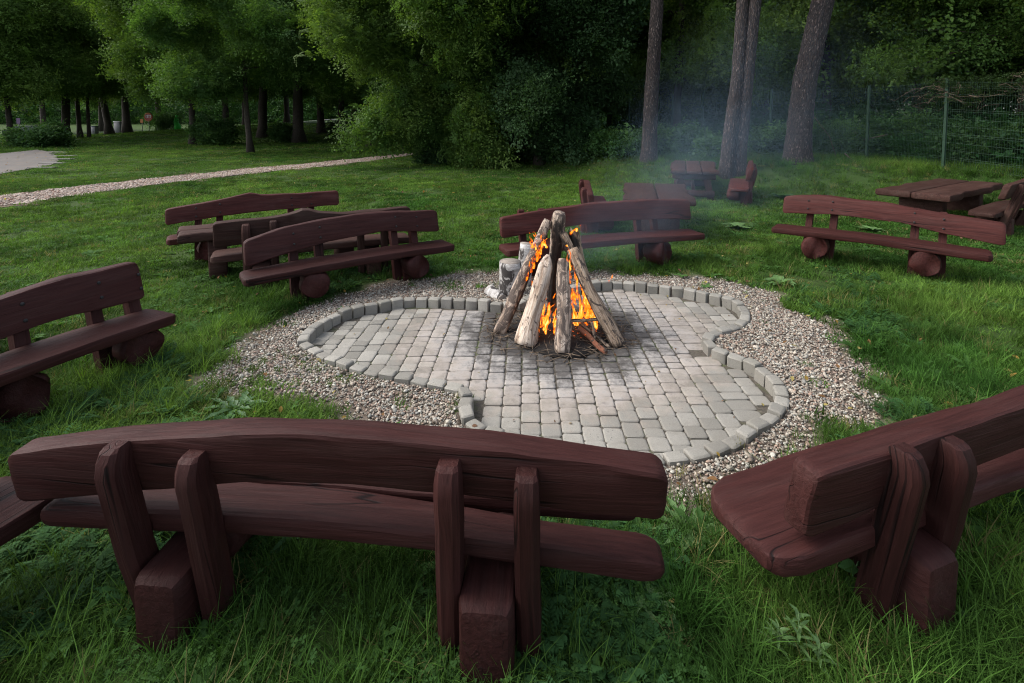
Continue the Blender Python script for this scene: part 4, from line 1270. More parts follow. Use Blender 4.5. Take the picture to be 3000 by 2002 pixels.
nt.links.new(tp.outputs[0], mx.inputs[1]); nt.links.new(em.outputs[0], mx.inputs[2])
nt.links.new(mx.outputs[0], out.inputs['Surface'])
M['flame'] = m
mb = MB()
rd = random.Random(5)
def tongue(base, L, r0, lean, seed):
    pts, rad = [], []
    ph, ph2 = rd.uniform(0, 6.28), rd.uniform(0, 6.28)
    amp = 0.012 + 0.055 * L
    for i in range(15):
        t = i / 14
        sw = amp * t * math.sin(ph + t * 6.5)
        sy = amp * 0.7 * t * math.sin(ph2 + t * 5.5)
        pts.append(Vector(base) + Vector((lean[0] * t * t * L + sw, lean[1] * t * t * L + sy, L * t)))
        rad.append(r0 * (min(1, t / 0.18 + 0.35)) * (1 - t) ** 0.75 * (1 + 0.35 * math.sin(t * 13 + ph)) + 0.0012)
    n0 = len(mb.v)
    tube(mb, pts, rad, 8, seed, 0.25, 8)
    mb.g[n0][:, 0] = np.repeat(np.linspace(0, 1, 15), 8).tolist() + [0, 1]
for i in range(30):                                  # big gap right of the middle log
    t = rd.random()
    bx_, by_ = rd.uniform(0.54, 0.86), rd.uniform(4.74, 5.0)
    tongue((bx_, by_, rd.uniform(0.08, 0.30)), rd.uniform(0.16, 0.50) * (1.0 - 1.9 * max(0, bx_ - 0.62)), rd.uniform(0.018, 0.046), (rd.uniform(-0.5, 0.0), 0.1), i)
for i in range(19):                                  # gap between the thick pale log and the middle log
    bx_, by_ = rd.uniform(0.22, 0.43), rd.uniform(4.66, 4.9)
    tongue((bx_, by_, rd.uniform(0.02, 0.16)), rd.uniform(0.14, 0.46), rd.uniform(0.016, 0.038), (rd.uniform(0.0, 0.4), 0.15), i + 70)
for i in range(14):                                  # licking up between the two left logs
    t = rd.random()
    c = Vector((0.14, 4.88, 0.52)).lerp(Vector((0.33, 5.0, 0.86)), t)
    tongue(c, rd.uniform(0.14, 0.30), rd.uniform(0.010, 0.022), (0.35, 0), i + 120)
for i in range(7):                                  # round the upper part of the left log
    tongue((rd.uniform(0.19, 0.36), rd.uniform(4.94, 5.02), rd.uniform(0.84, 0.94)), rd.uniform(0.09, 0.19), rd.uniform(0.012, 0.024), (rd.uniform(-0.6, 0.3), 0), i + 140)
for i in range(10):                                  # in front of the middle, rising to the crown
    tongue((rd.uniform(0.52, 0.60), 4.86, rd.uniform(0.5, 0.72)), rd.uniform(0.16, 0.28), rd.uniform(0.008, 0.016), (rd.uniform(-0.4, 0.1), 0), i + 160)
for q in ((0.98, 4.9, 0.52), (0.66, 5.0, 1.02), (0.60, 5.0, 0.98), (0.56, 5.0, 0.86)):
    tongue(q, 0.09, 0.018, (0.6, 0), 7)
o = mb.build("flames", M['flame']); tag(o, "orange flames licking up between the campfire logs", "fire", kind="stuff")

# glowing embers in the ash
m, nt, b, out = new_mat('ember')
b.inputs['Base Color'].default_value = (0.02, 0.012, 0.01, 1)
b.inputs['Emission Color'].default_value = (1.0, 0.12, 0.01, 1); b.inputs['Emission Strength'].default_value = 0.4
M['ember'] = m
mb = MB(); rd = random.Random(31)
for i in range(46):
    a, r_ = rd.uniform(0, 6.283), 0.36 * math.sqrt(rd.random())
    box(mb, (FIRE.x + 0.06 + r_ * math.cos(a), FIRE.y - 0.16 + r_ * 0.8 * math.sin(a), 0.06 + rd.uniform(-0.01, 0.05)), (rd.uniform(.004, .014), rd.uniform(.004, .012), rd.uniform(.004, .008)), rd.uniform(0, 3), 0.002)
tag(mb.build("embers", M['ember']), "small glowing embers lying in the ash under the logs", "embers", kind="stuff")

# birch pieces behind the fire
def birch(label, base, ax, L, r, seed, n=20):
    root = empty("birch_stump", base); tag(root, label, "stump", "birch rounds behind the fire")
    ax = Vector(ax).normalized()
    mb = MB(); tube(mb, [ax * (L * t) for t in np.linspace(0, 1, 8)], [r * k for k in (1.08, 1.02, 1, 1, 0.98, 0.99, 1, 0.97)], n, seed, 0.08, 4)
    mb.build("bark", M['birch'], root)
    mb = MB(); tube(mb, [ax * (L - 0.006), ax * (L + 0.005)], [r * 0.965, r * 0.95], n, seed, 0.05)
    mb.build("cut_top", M['birch_end'], root)
    return root
birch("upright white birch round left of the campfire", (-0.03, 5.95, 0.03), (0.03, 0, 1), 0.41, 0.135, 1.5)
birch("small birch piece tipped over against the round's left side", (-0.28, 5.95, 0.07), (0.45, -0.55, -0.12), 0.26, 0.075, 2.5, 14)
birch("pale birch piece standing behind the round, close to the bench", (0.14, 6.28, 0.05), (0.12, 0.1, 1), 0.52, 0.10, 3.5, 16)

# ------------------------------------------------------------------ trees
def locust_spray(seed, nl, L, leaflet, droop):
    rd = random.Random(seed); mb = MB()
    for k in range(nl):
        az = rd.uniform(0, 6.283); up = rd.uniform(-0.35, 0.65)
        ll = L * rd.uniform(0.6, 1.1)
        ox, oy, oz = rd.uniform(-.1, .1) * L, rd.uniform(-.1, .1) * L, rd.uniform(-.15, .15) * L
        c, s_ = math.cos(az), math.sin(az)
        for i in range(7):
            t = (i + 1.3) / 8
            for sg in (-1, 1):
                w = leaflet * rd.uniform(0.75, 1.15)
                bx_ = ll * t
                bz_ = ll * (up * t - droop * t * t)
                q = [(bx_, 0, 0), (bx_ + w * 0.35, sg * w * 0.35, 0.15 * w), (bx_ + w * 0.45, sg * w, -0.12 * w), (bx_ - w * 0.05, sg * w * 0.7, -0.05 * w)]
                mb.add([(ox + x_ * c - y_ * s_, oy + x_ * s_ + y_ * c, oz + bz_ + z_) for x_, y_, z_ in q], [(0, 1, 2, 3)])
    return mb.mesh("spray", M['leaf'], True)

def broad_spray(seed, n, L, leaf):
    rd = random.Random(seed); mb = MB()
    for k in range(n):
        c0 = Vector((rd.gauss(0, .4), rd.gauss(0, .4), rd.gauss(0, .22))) * L
        az = rd.uniform(0, 6.283); til = rd.uniform(-0.7, 0.7); w = leaf * rd.uniform(0.6, 1.2)
        c, s_ = math.cos(az), math.sin(az)
        q = [(0, 0), (w * .45, w * .34), (w, 0), (w * .45, -w * .34)]
        mb.add([(c0.x + x_ * c - y_ * s_, c0.y + x_ * s_ + y_ * c, c0.z + x_ * til + abs(y_) * 0.3) for x_, y_ in q], [(0, 1, 2, 3)])
    return mb.mesh("spray", M['leaf'], True)

def needle_spray(seed, n, L):
    rd = random.Random(seed); mb = MB()
    for k in range(n):
        d = Vector((rd.gauss(0, 1), rd.gauss(0, 1), rd.gauss(0.4, 0.8))).normalized() * L * rd.uniform(0.6, 1)
        p = d.cross(Vector((0, 0, 1))).normalized() * 0.006
        mb.add([p[:], (-p)[:], d[:]], [(0, 1, 2)])
    return mb.mesh("spray", M['leaf'], True)

SPRAYS = hidden_collection("leaf_sprays", [locust_spray(1, 6, 0.34, 0.052, 0.5), locust_spray(2, 7, 0.38, 0.058, 0.7), locust_spray(3, 5, 0.42, 0.06, 0.9),
    broad_spray(4, 26, 0.42, 0.13), broad_spray(5, 30, 0.46, 0.15), broad_spray(6, 22, 0.30, 0.085), needle_spray(7, 60, 0.16), broad_spray(8, 64, 0.40, 0.075), broad_spray(9, 64, 0.46, 0.085)])
NG_LEAF = scatter_group("leaf_scatter", SPRAYS)

def skeleton(rd, H_, cz0, cr, tr, lean, nl, shape, up):
    """trunk polyline and limbs: list of (pts, radii)"""
    trunk, trad = [], []
    N_ = 12
    for i in range(N_ + 1):
        t = i / N_
        trunk.append(Vector((lean[0] * t * H_ + 0.12 * math.sin(t * 5 + lean[2]), lean[1] * t * H_ + 0.10 * math.sin(t * 4 + lean[2] * 2), H_ * 0.92 * t - (0.15 if i == 0 else 0))))
        trad.append(tr * ((1 - t) ** 0.8 * 0.92 + 0.05) * (1 + 0.5 * max(0, 0.06 - t) / 0.06))
    limbs = []
    ga = rd.uniform(0, 6.28)
    for i in range(nl):
        t = (i + 0.5) / nl
        zz = cz0 + (H_ * 0.93 - cz0) * t ** 0.9
        k = zz / (H_ * 0.92) * N_
        b0 = trunk[min(int(k), N_ - 1)].lerp(trunk[min(int(k) + 1, N_)], k - int(k))
        ga += 2.4 + rd.uniform(-0.5, 0.5)
        if shape == 'round': prof = math.sin(math.pi * (0.12 + 0.83 * t)) ** 0.6
        elif shape == 'egg': prof = float(np.interp(t, [0, 0.18, 0.35, 0.55, 0.8, 1], [0.5, 0.62, 0.95, 1.0, 0.7, 0.25]))
        elif shape == 'broad': prof = (1 - t) ** 0.45 * 0.95 + 0.1
        else: prof = (1 - t) ** 0.8 + 0.12
        ln = cr * prof * rd.uniform(0.75, 1.15)
        el = up[0] + (up[1] - up[0]) * t + rd.uniform(-0.15, 0.15)
        d = Vector((math.cos(ga) * math.cos(el), math.sin(ga) * math.cos(el), math.sin(el)))
        pts, p = [b0.copy()], b0.copy()
        for s_ in range(6):
            d = (d + Vector((rd.uniform(-.18, .18), rd.uniform(-.18, .18), rd.uniform(-.16, .10)))).normalized()
            p = p + d * ln / 6
            pts.append(p.copy())
        rr = [tr * 0.38 * (1 - 0.5 * t) * (1 - q / 6.6) + 0.012 for q in range(7)]
        limbs.append((pts, rr, ln))
    return trunk, trad, limbs

def make_tree(name, label, x, y, H_, cz0, cr, tr, nspray, tones, seed, kinds=(0, 1, 2), lean=(0, 0), shape='round', up=(0.05, 0.9), spread=(0.55, 0.5), ssize=1.0, nl=13, group=None, bark='bark_dark', cat="tree", extra_trunks=(), trunk_n=10):
    rd = random.Random(seed)
    r2 = np.random.default_rng(seed)
    z0 = float(terrain(x, y))
    root = empty(name, (x, y, z0)); tag(root, label, cat, group)
    trunk, trad, limbs = skeleton(rd, H_, cz0, cr, tr, (lean[0], lean[1], seed * 1.3), nl, shape, up)
    mb = MB(); tube(mb, trunk, trad, trunk_n, seed, 0.18, 5); mb.build("trunk", M[bark], root)
    for dx, dy, r_, hh, lx in extra_trunks:
        mb = MB(); tube(mb, [(dx + lx * t * t * hh, dy, hh * t - 0.1) for t in np.linspace(0, 1, 7)], [r_ * (1 - 0.6 * t) for t in np.linspace(0, 1, 7)], trunk_n, seed + dx, 0.18, 5)
        mb.build("trunk", M[bark], root)
    mb = MB()
    twigs = []
    for pts, rr, ln in limbs:
        tube(mb, pts, rr, 6, seed, cap=False)
        for q in range(2, 7):
            for _ in range(3):
                dd = (pts[q] - pts[q - 1]).normalized()
                sd = Vector((rd.gauss(0, 1), rd.gauss(0, 1), rd.gauss(0.0, 0.8))).normalized()
                tl = ln * rd.uniform(0.18, 0.42)
                e = pts[q] + (dd * 0.6 + sd * 0.8) * tl
                e.z -= 0.08 * tl
                tube(mb, [pts[q], (pts[q] + e) / 2 + Vector((0, 0, 0.05 * tl)), e], [rr[q] * 0.5, rr[q] * 0.35, 0.006], 4, seed, cap=False)
                twigs.append((pts[q], e, tl))
    mb.build("branches", M[bark], root)
    # foliage follows the twigs in flat layers, so gaps and clumps are those of the branching
    tw = [(a, b_) for a, b_, _ in twigs] + [(p[4], p[6]) for p, _, _ in limbs] * 2
    A_ = np.array([a[:] for a, _ in tw]); B_ = np.array([b_[:] for _, b_ in tw])
    nspray = int(nspray * 1.5); ssize *= 1.2
    k = r2.integers(0, len(tw), nspray)
    t = r2.uniform(0.1, 1.15, (nspray, 1))
    pt = A_[k] + (B_[k] - A_[k]) * t + np.stack([r2.normal(0, spread[0], nspray), r2.normal(0, spread[0], nspray), r2.normal(-0.05, spread[1], nspray)], 1) * 0.8
    keep_ = pt[:, 2] > (0.15 if cz0 < 2.6 else cz0 * 0.72)
    pt, k = pt[keep_], k[keep_]
    m_ = len(pt)
    tone_k = r2.random(len(tw))                                   # every twig has its own leaf tone
    c0, c1 = np.array(tones[0]), np.array(tones[1])
    col = (c0 + (c1 - c0) * tone_k[k][:, None]) * 0.86
    col = col * r2.uniform(0.7, 1.3, (m_, 1))
    rot = np.stack([r2.normal(0, 0.75, m_), r2.normal(0, 0.75, m_), r2.uniform(0, 6.283, m_)], 1)
    cr_o = scatter("crown", NG_LEAF, pt, rot, ssize * r2.uniform(0.75, 1.3, m_), np.array(kinds)[r2.integers(0, len(kinds), m_)], col, root)
    return root

DK = ((0.040, 0.098, 0.034), (0.085, 0.168, 0.052))
MD = ((0.058, 0.135, 0.034), (0.125, 0.225, 0.052))
LT = ((0.080, 0.160, 0.032), (0.155, 0.250, 0.050))
YL = ((0.085, 0.105, 0.026), (0.150, 0.165, 0.045))
VD = ((0.030, 0.072, 0.030), (0.062, 0.122, 0.044))

def at(px_, py_, Y): return P(px_, py_, Y)
# the big trees at the lawn's far side
q = at(1335, 470, 24.5)
make_tree("locust_tree", "big spreading locust tree with low hanging branches behind the lawn", q.x - 0.2, 24.5, 12.5, 0.9, 5.9, 0.20, 14000, ((0.060, 0.135, 0.032), (0.150, 0.240, 0.050)), 11, (0, 1, 7, 8), shape='egg', up=(-0.10, 0.9), nl=36, ssize=1.05, lean=(-0.01, 0), group="broadleaf trees round the clearing")
q = at(1580, 462, 23.0)
make_tree("broadleaf_tree", "dark dense tree right of the big locust tree", q.x, 23.0, 13.0, 1.7, 5.0, 0.22, 6500, VD, 12, (3, 8, 7), shape='egg', up=(-0.05, 0.9), nl=17, ssize=1.1, group="broadleaf trees round the clearing")
q = at(738, 448, 33.0)
make_tree("slender_tree", "slender tree with a leaning bare trunk standing alone on the lawn", q.x, 33.0, 14.0, 4.6, 5.2, 0.20, 5600, MD, 13, (0, 7, 8), lean=(-0.055, 0), nl=18, ssize=1.2, up=(0.0, 0.9), group="broadleaf trees round the clearing")
LEFT = [ # px, Y, height, crown base, radius, trunk r, sprays, tone, lean, label
 (878, 46, 17, 6.6, 6.0, 0.55, 3600, MD, 0.0, "thick straight dark trunk tree left of the big locust tree"),
 (772, 52, 18, 6.1, 6.5, 0.50, 3600, MD, 0.0, "tree with a stout trunk behind the slender leaning tree"),
 (560, 43, 15, 4.8, 6.0, 0.28, 4200, LT, -0.01, "bushy green tree in the middle of the left tree group"),
 (372, 66, 19, 5.6, 8.5, 0.50, 4200, LT, 0.0, "light green tree with a flared trunk by the far road"),
 (322, 60, 17, 6.6, 6.5, 0.42, 3400, YL, -0.12, "yellowish tree with a leaning trunk left of the flared trunk"),
 (238, 54, 17, 6.6, 5.0, 0.24, 2600, MD, -0.03, "thin twin-trunk tree near the road"),
 (195, 53, 17.5, 4.8, 7.0, 0.42, 4800, LT, 0.0, "large dark green tree above the shrub at the left"),
 (25, 46, 16, 4.8, 6.0, 0.26, 4200, LT, -0.02, "green tree at the left edge of the lawn"),
 (-120, 44, 17, 4.8, 7.0, 0.35, 3600, LT, 0.0, "broad tree just outside the left edge"),
 (942, 58, 18, 5.6, 6.0, 0.45, 3200, MD, 0.0, "dark tree behind the locust tree's left side"),
 (1003, 50, 16, 5.1, 5.5, 0.35, 3200, LT, 0.0, "leafy tree with its trunk behind the locust's left branches"),
 (1085, 56, 18, 3.0, 6.5, 0.45, 3200, MD, 0.05, "dark leaning tree beyond the end of the path"),
 (660, 62, 19, 5.6, 8.0, 0.40, 3600, LT, 0.0, "tall light green tree at the back of the left group"),
 (468, 78, 20, 6.6, 9.0, 0.45, 3600, LT, 0.0, "tall tree behind the round red sign"),
 (130, 84, 19, 7.6, 8.0, 0.45, 3000, LT, 0.0, "distant tree behind the parked car"),
 (1190, 62, 18, 1.5, 8.0, 0.45, 3400, VD, 0.0, "dark tree far behind the big locust tree"),
 (1420, 46, 17, 1.0, 7.5, 0.45, 3600, VD, 0.0, "dark tree between the two lawn-side trees, farther back"),
 (840, 80, 20, 4.8, 9.0, 0.45, 3000, MD, 0.0, "farthest dark tree between the stout trunks"),
 (1250, 70, 24, 3.0, 9.0, 0.45, 3600, MD, 0.0, "tall dark tree filling the gap above the path's end"),
 (1040, 76, 25, 5.0, 9.0, 0.45, 3600, LT, 0.0, "tall tree far behind the locust tree's left lobe"),
 (1480, 62, 23, 2.0, 9.0, 0.45, 3600, VD, 0.0, "tall dark tree far behind the two lawn-side trees"),
 (1085, 40, 17, 4.2, 6.0, 0.35, 3400, MD, 0.0, "dark tree standing over the end of the path"),
 (1290, 36, 17, 3.0, 6.0, 0.35, 3600, VD, 0.0, "dark tree directly behind the big locust tree"),
 (300, 92, 26, 6.0, 10.0, 0.45, 3600, MD, 0.0, "tall distant tree between the leaning trunk and the flared trunk"),
 (720, 90, 26, 6.0, 10.0, 0.45, 3600, MD, 0.0, "tall distant tree behind the slender leaning tree"),
]
for i, (px_, Y, hh, c0, cr, tr, ns, tone, ln, lab) in enumerate(LEFT):
    q = at(px_, 400, Y)
    ex = ((0.7, 0.2, 0.2, 9, 0.01),) if 'twin' in lab else ()
    make_tree("broadleaf_tree", lab, q.x, Y, hh, c0, cr, tr, ns, tone, 100 + i, (0, 7, 8, 8) if i % 3 else (3, 8, 8, 7), lean=(ln, 0), nl=17, ssize=1.6 if Y > 40 else 1.4, spread=(0.85, 0.8), up=(0.05, 1.0), group="broadleaf trees round the clearing", extra_trunks=ex)

# forest beyond the fence
FOREST = [(1690, 33, MD, "tree just behind the fence's far end"), (1790, 40, DK, "dark tree far behind the first pine"), (1985, 29, LT, "mid green tree behind the fence between the first pine and the twin pine"),
 (2075, 36, LT, "lighter green tree high behind the twin pine"), (2240, 27, LT, "green tree behind the fence between the twin pine and the leaning pine"), (2420, 25, LT, "dark green tree behind the fence right of the leaning pine"),
 (2560, 29, MD, "dark tree behind the lone fence post"), (2690, 23, LT, "green tree over the fence at the right"), (2860, 26, LT, "dark tree above the vine-grown fence"), (2990, 19, LT, "green tree at the right edge behind the fence"),
 (3200, 20, MD, "dark tree outside the right edge"), (3420, 17, MD, "green tree beyond the right edge behind the fence"), (3700, 15.5, LT, "farthest tree beyond the right edge behind the fence"), (3350, 30, DK, "dark tree deep in the forest beyond the right edge"), (3800, 24, DK, "darkest tree deep in the forest beyond the right edge"), (2150, 44, DK, "dark tree deep in the forest behind the twin pine"), (2350, 40, DK, "dark tree deep in the forest behind the leaning pine"), (2600, 38, DK, "dark tree deep in the forest at the right"),
 (2800, 40, DK, "dark tree deep in the forest above the vines"), (1900, 52, DK, "dark tree deep in the forest behind the first pine"), (1600, 48, DK, "dark tree far behind the dark lawn-side tree")]
for i, (px_, Y, tone, lab) in enumerate(FOREST):
    q = at(px_, 350, Y)
    make_tree("forest_tree", lab, q.x, Y, 13 + (i * 37 % 5), 2.3 + (i % 3) * 0.5, 5.0 + (i % 3) * 0.8 + (1.5 if Y > 35 else 0), 0.2 + 0.03 * (i % 4), 3400, tone, 200 + i, (0, 7, 8) if i % 2 else (3, 8, 7), nl=16, ssize=1.25 if Y < 32 else 1.8, spread=(0.8, 0.7), up=(-0.1, 0.95), shape='broad' if i % 2 else 'round', group="trees of the forest behind the fence")

def make_pine(label, base, tops, rads, H_, seed, crown=True):
    x, y = base
    z0 = float(terrain(x, y))
    root = empty("pine_tree", (x, y, z0)); tag(root, label, "tree", "pines by the picnic tables")
    for k, (pts, r_) in enumerate(zip(tops, rads)):
        pts = [Vector(p) for p in pts]
        P_, Rr = [], []
        n = 60
        for i in range(n + 1):
            t = i / n * (len(pts) - 1); j = min(int(t), len(pts) - 2)
            p = pts[j].lerp(pts[j + 1], t - j)
            P_.append(p)
            hz = p.z
            Rr.append(r_ * (1 - 0.5 * hz / H_) * (1 + 0.28 * math.exp(-max(hz, 0) / 0.35)))
        mb = MB(); tube(mb, P_, Rr, 28, seed + k, 0.10, 16); mb.build("trunk", M['pine_bark'], root)
    # crown high above the frame
    rd = random.Random(seed); r2 = np.random.default_rng(seed)
    top = Vector(tops[0][-1]); mb = MB(); pp = []
    for i in range(12):
        b0 = top - Vector((0, 0, rd.uniform(0, 3.6))); a = i * 2.4
        e = b0 + Vector((math.cos(a) * 2.2, math.sin(a) * 2.2, rd.uniform(0.1, 1.0)))
        tube(mb, [b0, (b0 + e) / 2 + Vector((0, 0, .1)), e], [0.05, 0.035, 0.01], 5, i, cap=False)
        pp.append((b0, e))
    mb.build("branches", M['bark_dark'], root)
    k = r2.integers(0, len(pp), 900); t = r2.uniform(0.35, 1.1, (900, 1))
    A_ = np.array([a[:] for a, _ in pp]); B_ = np.array([b_[:] for _, b_ in pp])
    pt = A_[k] + (B_[k] - A_[k]) * t + r2.normal(0, 0.3, (900, 3))
    scatter("crown", NG_LEAF, pt, r2.uniform(-1, 1, (900, 3)), r2.uniform(1.2, 2, 900), np.full(900, 6), np.array((0.03, 0.07, 0.03)) * r2.uniform(.7, 1.3, (900, 1)), root)
    return root
q = at(1900, 470, 17.2)
make_pine("straight pine nearest the fire's smoke, left of the trestle table", (q.x, 17.2), [[(0, 0, -0.3), (0.05, 0, 2), (0.20, 0, 5.2), (0.3, 0, 12)]], [0.255], 15, 21)
q = at(2128, 490, 15.0)
make_pine("twin-trunk pine right behind the trestle table", (q.x, 15.0), [[(0, 0, -0.3), (0.06, 0, 1.0), (0.30, 0.05, 3.0), (0.42, 0.1, 5.6), (0.6, 0.1, 12)], [(0.36, 0.02, -0.3), (0.39, 0.02, 0.6), (0.52, 0, 2.4), (0.74, -0.05, 5.6), (1.0, 0, 12)]], [0.205, 0.20], 14, 22)
q = at(2335, 475, 15.4)
make_pine("thick leaning pine in the haze right of the twin pine", (q.x, 15.4), [[(0, 0, -0.3), (0.04, 0, 1.2), (0.16, 0, 2.6), (0.38, 0, 3.7), (0.66, 0, 5.2), (1.0, 0, 7), (1.6, 0, 12)]], [0.36], 15, 23)
q = at(2740, 300, 24)
make_pine("dark leaning pine trunk in the forest above the fence", (q.x - 0.6, 24), [[(0, 0, -0.3), (0.5, 0, 2), (1.5, 0, 6), (2.6, 0, 12)]], [0.22], 16, 24)
q = at(2862, 260, 22)
make_pine("dark upright pine trunk in the forest at the right", (q.x, 22), [[(0, 0, -0.3), (0.1, 0, 4), (0.5, 0, 12)]], [0.27], 16, 25)

# shrubs
def make_shrub(name, label, x, y, r_, h, n, tones, seed, ssize=0.8, kinds=(3, 5), group="shrubs at the edge of the clearing"):
    r2 = np.random.default_rng(seed); rd = random.Random(seed)
    z0 = float(terrain(x, y)); root = empty(name, (x, y, z0)); tag(root, label, "shrub", group)
    mb = MB(); ends = []
    for i in range(16):
        a = rd.uniform(0, 6.28); rr = r_ * rd.uniform(0.3, 0.95)
        e = Vector((rr * math.cos(a), rr * math.sin(a), h * rd.uniform(0.35, 1.0) * (1 - 0.35 * rr / r_)))
        tube(mb, [(0, 0, -0.05), e * 0.5 + Vector((0, 0, 0.1 * h)), e], [0.022, 0.014, 0.005], 4, i, cap=False); ends.append(e)
    mb.build("stems", M['bark_dark'], root)
    k = r2.integers(0, 16, n); E = np.array([e[:] for e in ends])
    pt = E[k] * r2.uniform(0.45, 1.1, (n, 1)) + r2.normal(0, 0.16, (n, 3)) * r_
    pt[:, 2] = np.abs(pt[:, 2])
    col = np.array(tones[0]) + (np.array(tones[1]) - np.array(tones[0])) * r2.random(16)[k][:, None]
    scatter("foliage", NG_LEAF, pt, r2.normal(0, .4, (n, 3)) + np.stack([np.zeros(n), np.zeros(n), r2.uniform(0, 6.28, n)], 1), ssize * r2.uniform(0.7, 1.3, n), np.array(kinds)[r2.integers(0, len(kinds), n)], col * r2.uniform(.75, 1.25, (n, 1)), root)
SH = [(125, 428, 40, 1.9, 1.7, 700, DK, "round dark shrub under the large tree at the left"), (640, 425, 43, 2.0, 2.3, 700, DK, "dense shrub right of the bushy green tree"), (835, 420, 46, 1.2, 1.8, 350, DK, "small shrub beside the thick straight trunk"),
 (490, 393, 75, 3.0, 3.0, 500, DK, "shrub under the tree behind the round red sign"), (1010, 400, 52, 2.0, 1.8, 450, VD, "low dark shrub beside the leafy tree's trunk"), (1280, 440, 24.2, 1.1, 1.1, 500, VD, "undergrowth round the foot of the big locust tree"),
 (1470, 440, 25.5, 1.1, 1.2, 450, VD, "pale green bush between the two lawn-side trees"), (1620, 450, 23.2, 1.0, 0.9, 450, VD, "dark ivy bush at the foot of the dark lawn-side tree"),
 (1800, 430, 19.5, 1.0, 0.8, 450, DK, "bush left of the straight pine"), (1850, 440, 18.2, 0.9, 0.8, 450, DK, "low bush close to the straight pine's left side"), (1985, 440, 18.5, 1.2, 1.0, 600, DK, "bush between the straight pine and the twin pine"), (2090, 470, 17.0, 0.8, 0.7, 400, DK, "low bush behind the trestle table"),
 (2270, 440, 18.0, 1.0, 1.1, 500, DK, "bush right behind the twin pine by the fence"), (2430, 430, 18.2, 1.1, 1.2, 600, DK, "bush behind the fence right of the leaning pine"), (2620, 420, 18.0, 1.3, 1.4, 700, DK, "bush behind the fence between its two right posts"), (2700, 380, 17.5, 0.9, 1.5, 450, VD, "tall bush behind the fence near the vines"), (2860, 420, 14.8, 1.0, 1.2, 500, VD, "bush behind the vine-grown fence panel"), (2960, 400, 14.2, 1.0, 1.3, 500, VD, "bush behind the fence at the right edge")]
for i, (px_, py_, Y, r_, h, n, tone, lab) in enumerate(SH):
    q = at(px_, py_, Y)
    make_shrub("shrub", lab, q.x, Y, r_, h, n, tone, 400 + i, 1.0 if Y < 30 else 1.6)

# undergrowth of the forest floor behind the fence
n = 5200
t = rng.uniform(0, 1, n)
fx = np.interp(t, np.linspace(0, 1, len(FENCE)), [p[0] for p in FENCE]); fy = np.interp(t, np.linspace(0, 1, len(FENCE)), [p[1] for p in FENCE])
off_ = 1.6 + 14 * rng.random(n) ** 1.3
ux, uy = fx + off_ * 0.82, fy + off_ * 0.57
uh = rng.random(n) ** 1.4 * np.clip(0.25 + 2.6 * (off_ / 14) ** 1.5 + 0.4 * vnoise(ux, uy, 0.35, 41), 0.15, 5)
col = np.array(VD[0]) + (np.array(DK[0]) - np.array(VD[0])) * rng.random((n, 1)) - 0.012
o = scatter("forest_undergrowth", NG_LEAF, np.stack([ux, uy, terrain(ux, uy) + uh], 1), np.stack([rng.normal(0, .4, n), rng.normal(0, .4, n), rng.uniform(0, 6.28, n)], 1), rng.uniform(1.0, 2.0, n), rng.choice([0, 3, 5, 4], n), col)
tag(o, "dark tangled undergrowth on the forest floor behind the fence", "undergrowth", kind="stuff")

# far treeline as one mass
n = 11000
a = rng.uniform(-150, 60, n); yy = np.where(rng.random(n) < 0.55, 128 + rng.normal(0, 4, n), 142 + rng.normal(0, 4, n))
hh = 0.4 + rng.random(n) ** 1.5 * (15 + 4 * vnoise(a, a * 0, 0.12, 3))
col = np.array(DK[0]) + (np.array(DK[1]) - np.array(DK[0])) * rng.random((n, 1)) * 0.5 - 0.008
o = scatter("distant_forest", NG_LEAF, np.stack([a, yy, hh + terrain(a, yy)], 1), rng.normal(0, 0.5, (n, 3)), np.where(yy > 135, 7.5, 3.0) * rng.uniform(0.8, 1.3, n), rng.choice([3, 4], n), col)
tag(o, "distant forest edge beyond the road and the meadow", "forest", kind="stuff")

# ------------------------------------------------------------------ fence
fence = empty("wire_fence", (FENCE[0][0], FENCE[0][1], 0)); tag(fence, "green welded wire mesh fence along the forest edge", "fence")
FH = 2.35
fz = [float(terrain(x, y)) + 0.02 for x, y in FENCE]
off = Vector((FENCE[0][0], FENCE[0][1], 0))
def wire(mb, a, b_, w):
    d = (b_ - a).normalized()
    u = Vector((0, 0, 1)) if abs(d.z) < 0.9 else Vector((d.y * 0 + 0.6, 0.8, 0))
    u = (u - d * u.dot(d)).normalized(); s_ = d.cross(u)
    ring = [u * w, -u * w * 0.5 + s_ * w * 0.87, -u * w * 0.5 - s_ * w * 0.87]
    v = [(a + r_)[:] for r_ in ring] + [(b_ + r_)[:] for r_ in ring]
    mb.add(v, [(0, 1, 4, 3), (1, 2, 5, 4), (2, 0, 3, 5)])
for i, ((x, y), z) in enumerate(zip(FENCE, fz)):
    mb = MB(); box(mb, (x - off.x, y - off.y, z + (FH + 0.06) / 2 - 0.1), (0.065, 0.065, FH + 0.26), 0.4, 0.006); box(mb, (x - off.x, y - off.y, z + FH + 0.085), (0.075, 0.075, 0.02), 0.4)
    mb.build("fence_post", M['green_metal'], fence, False)
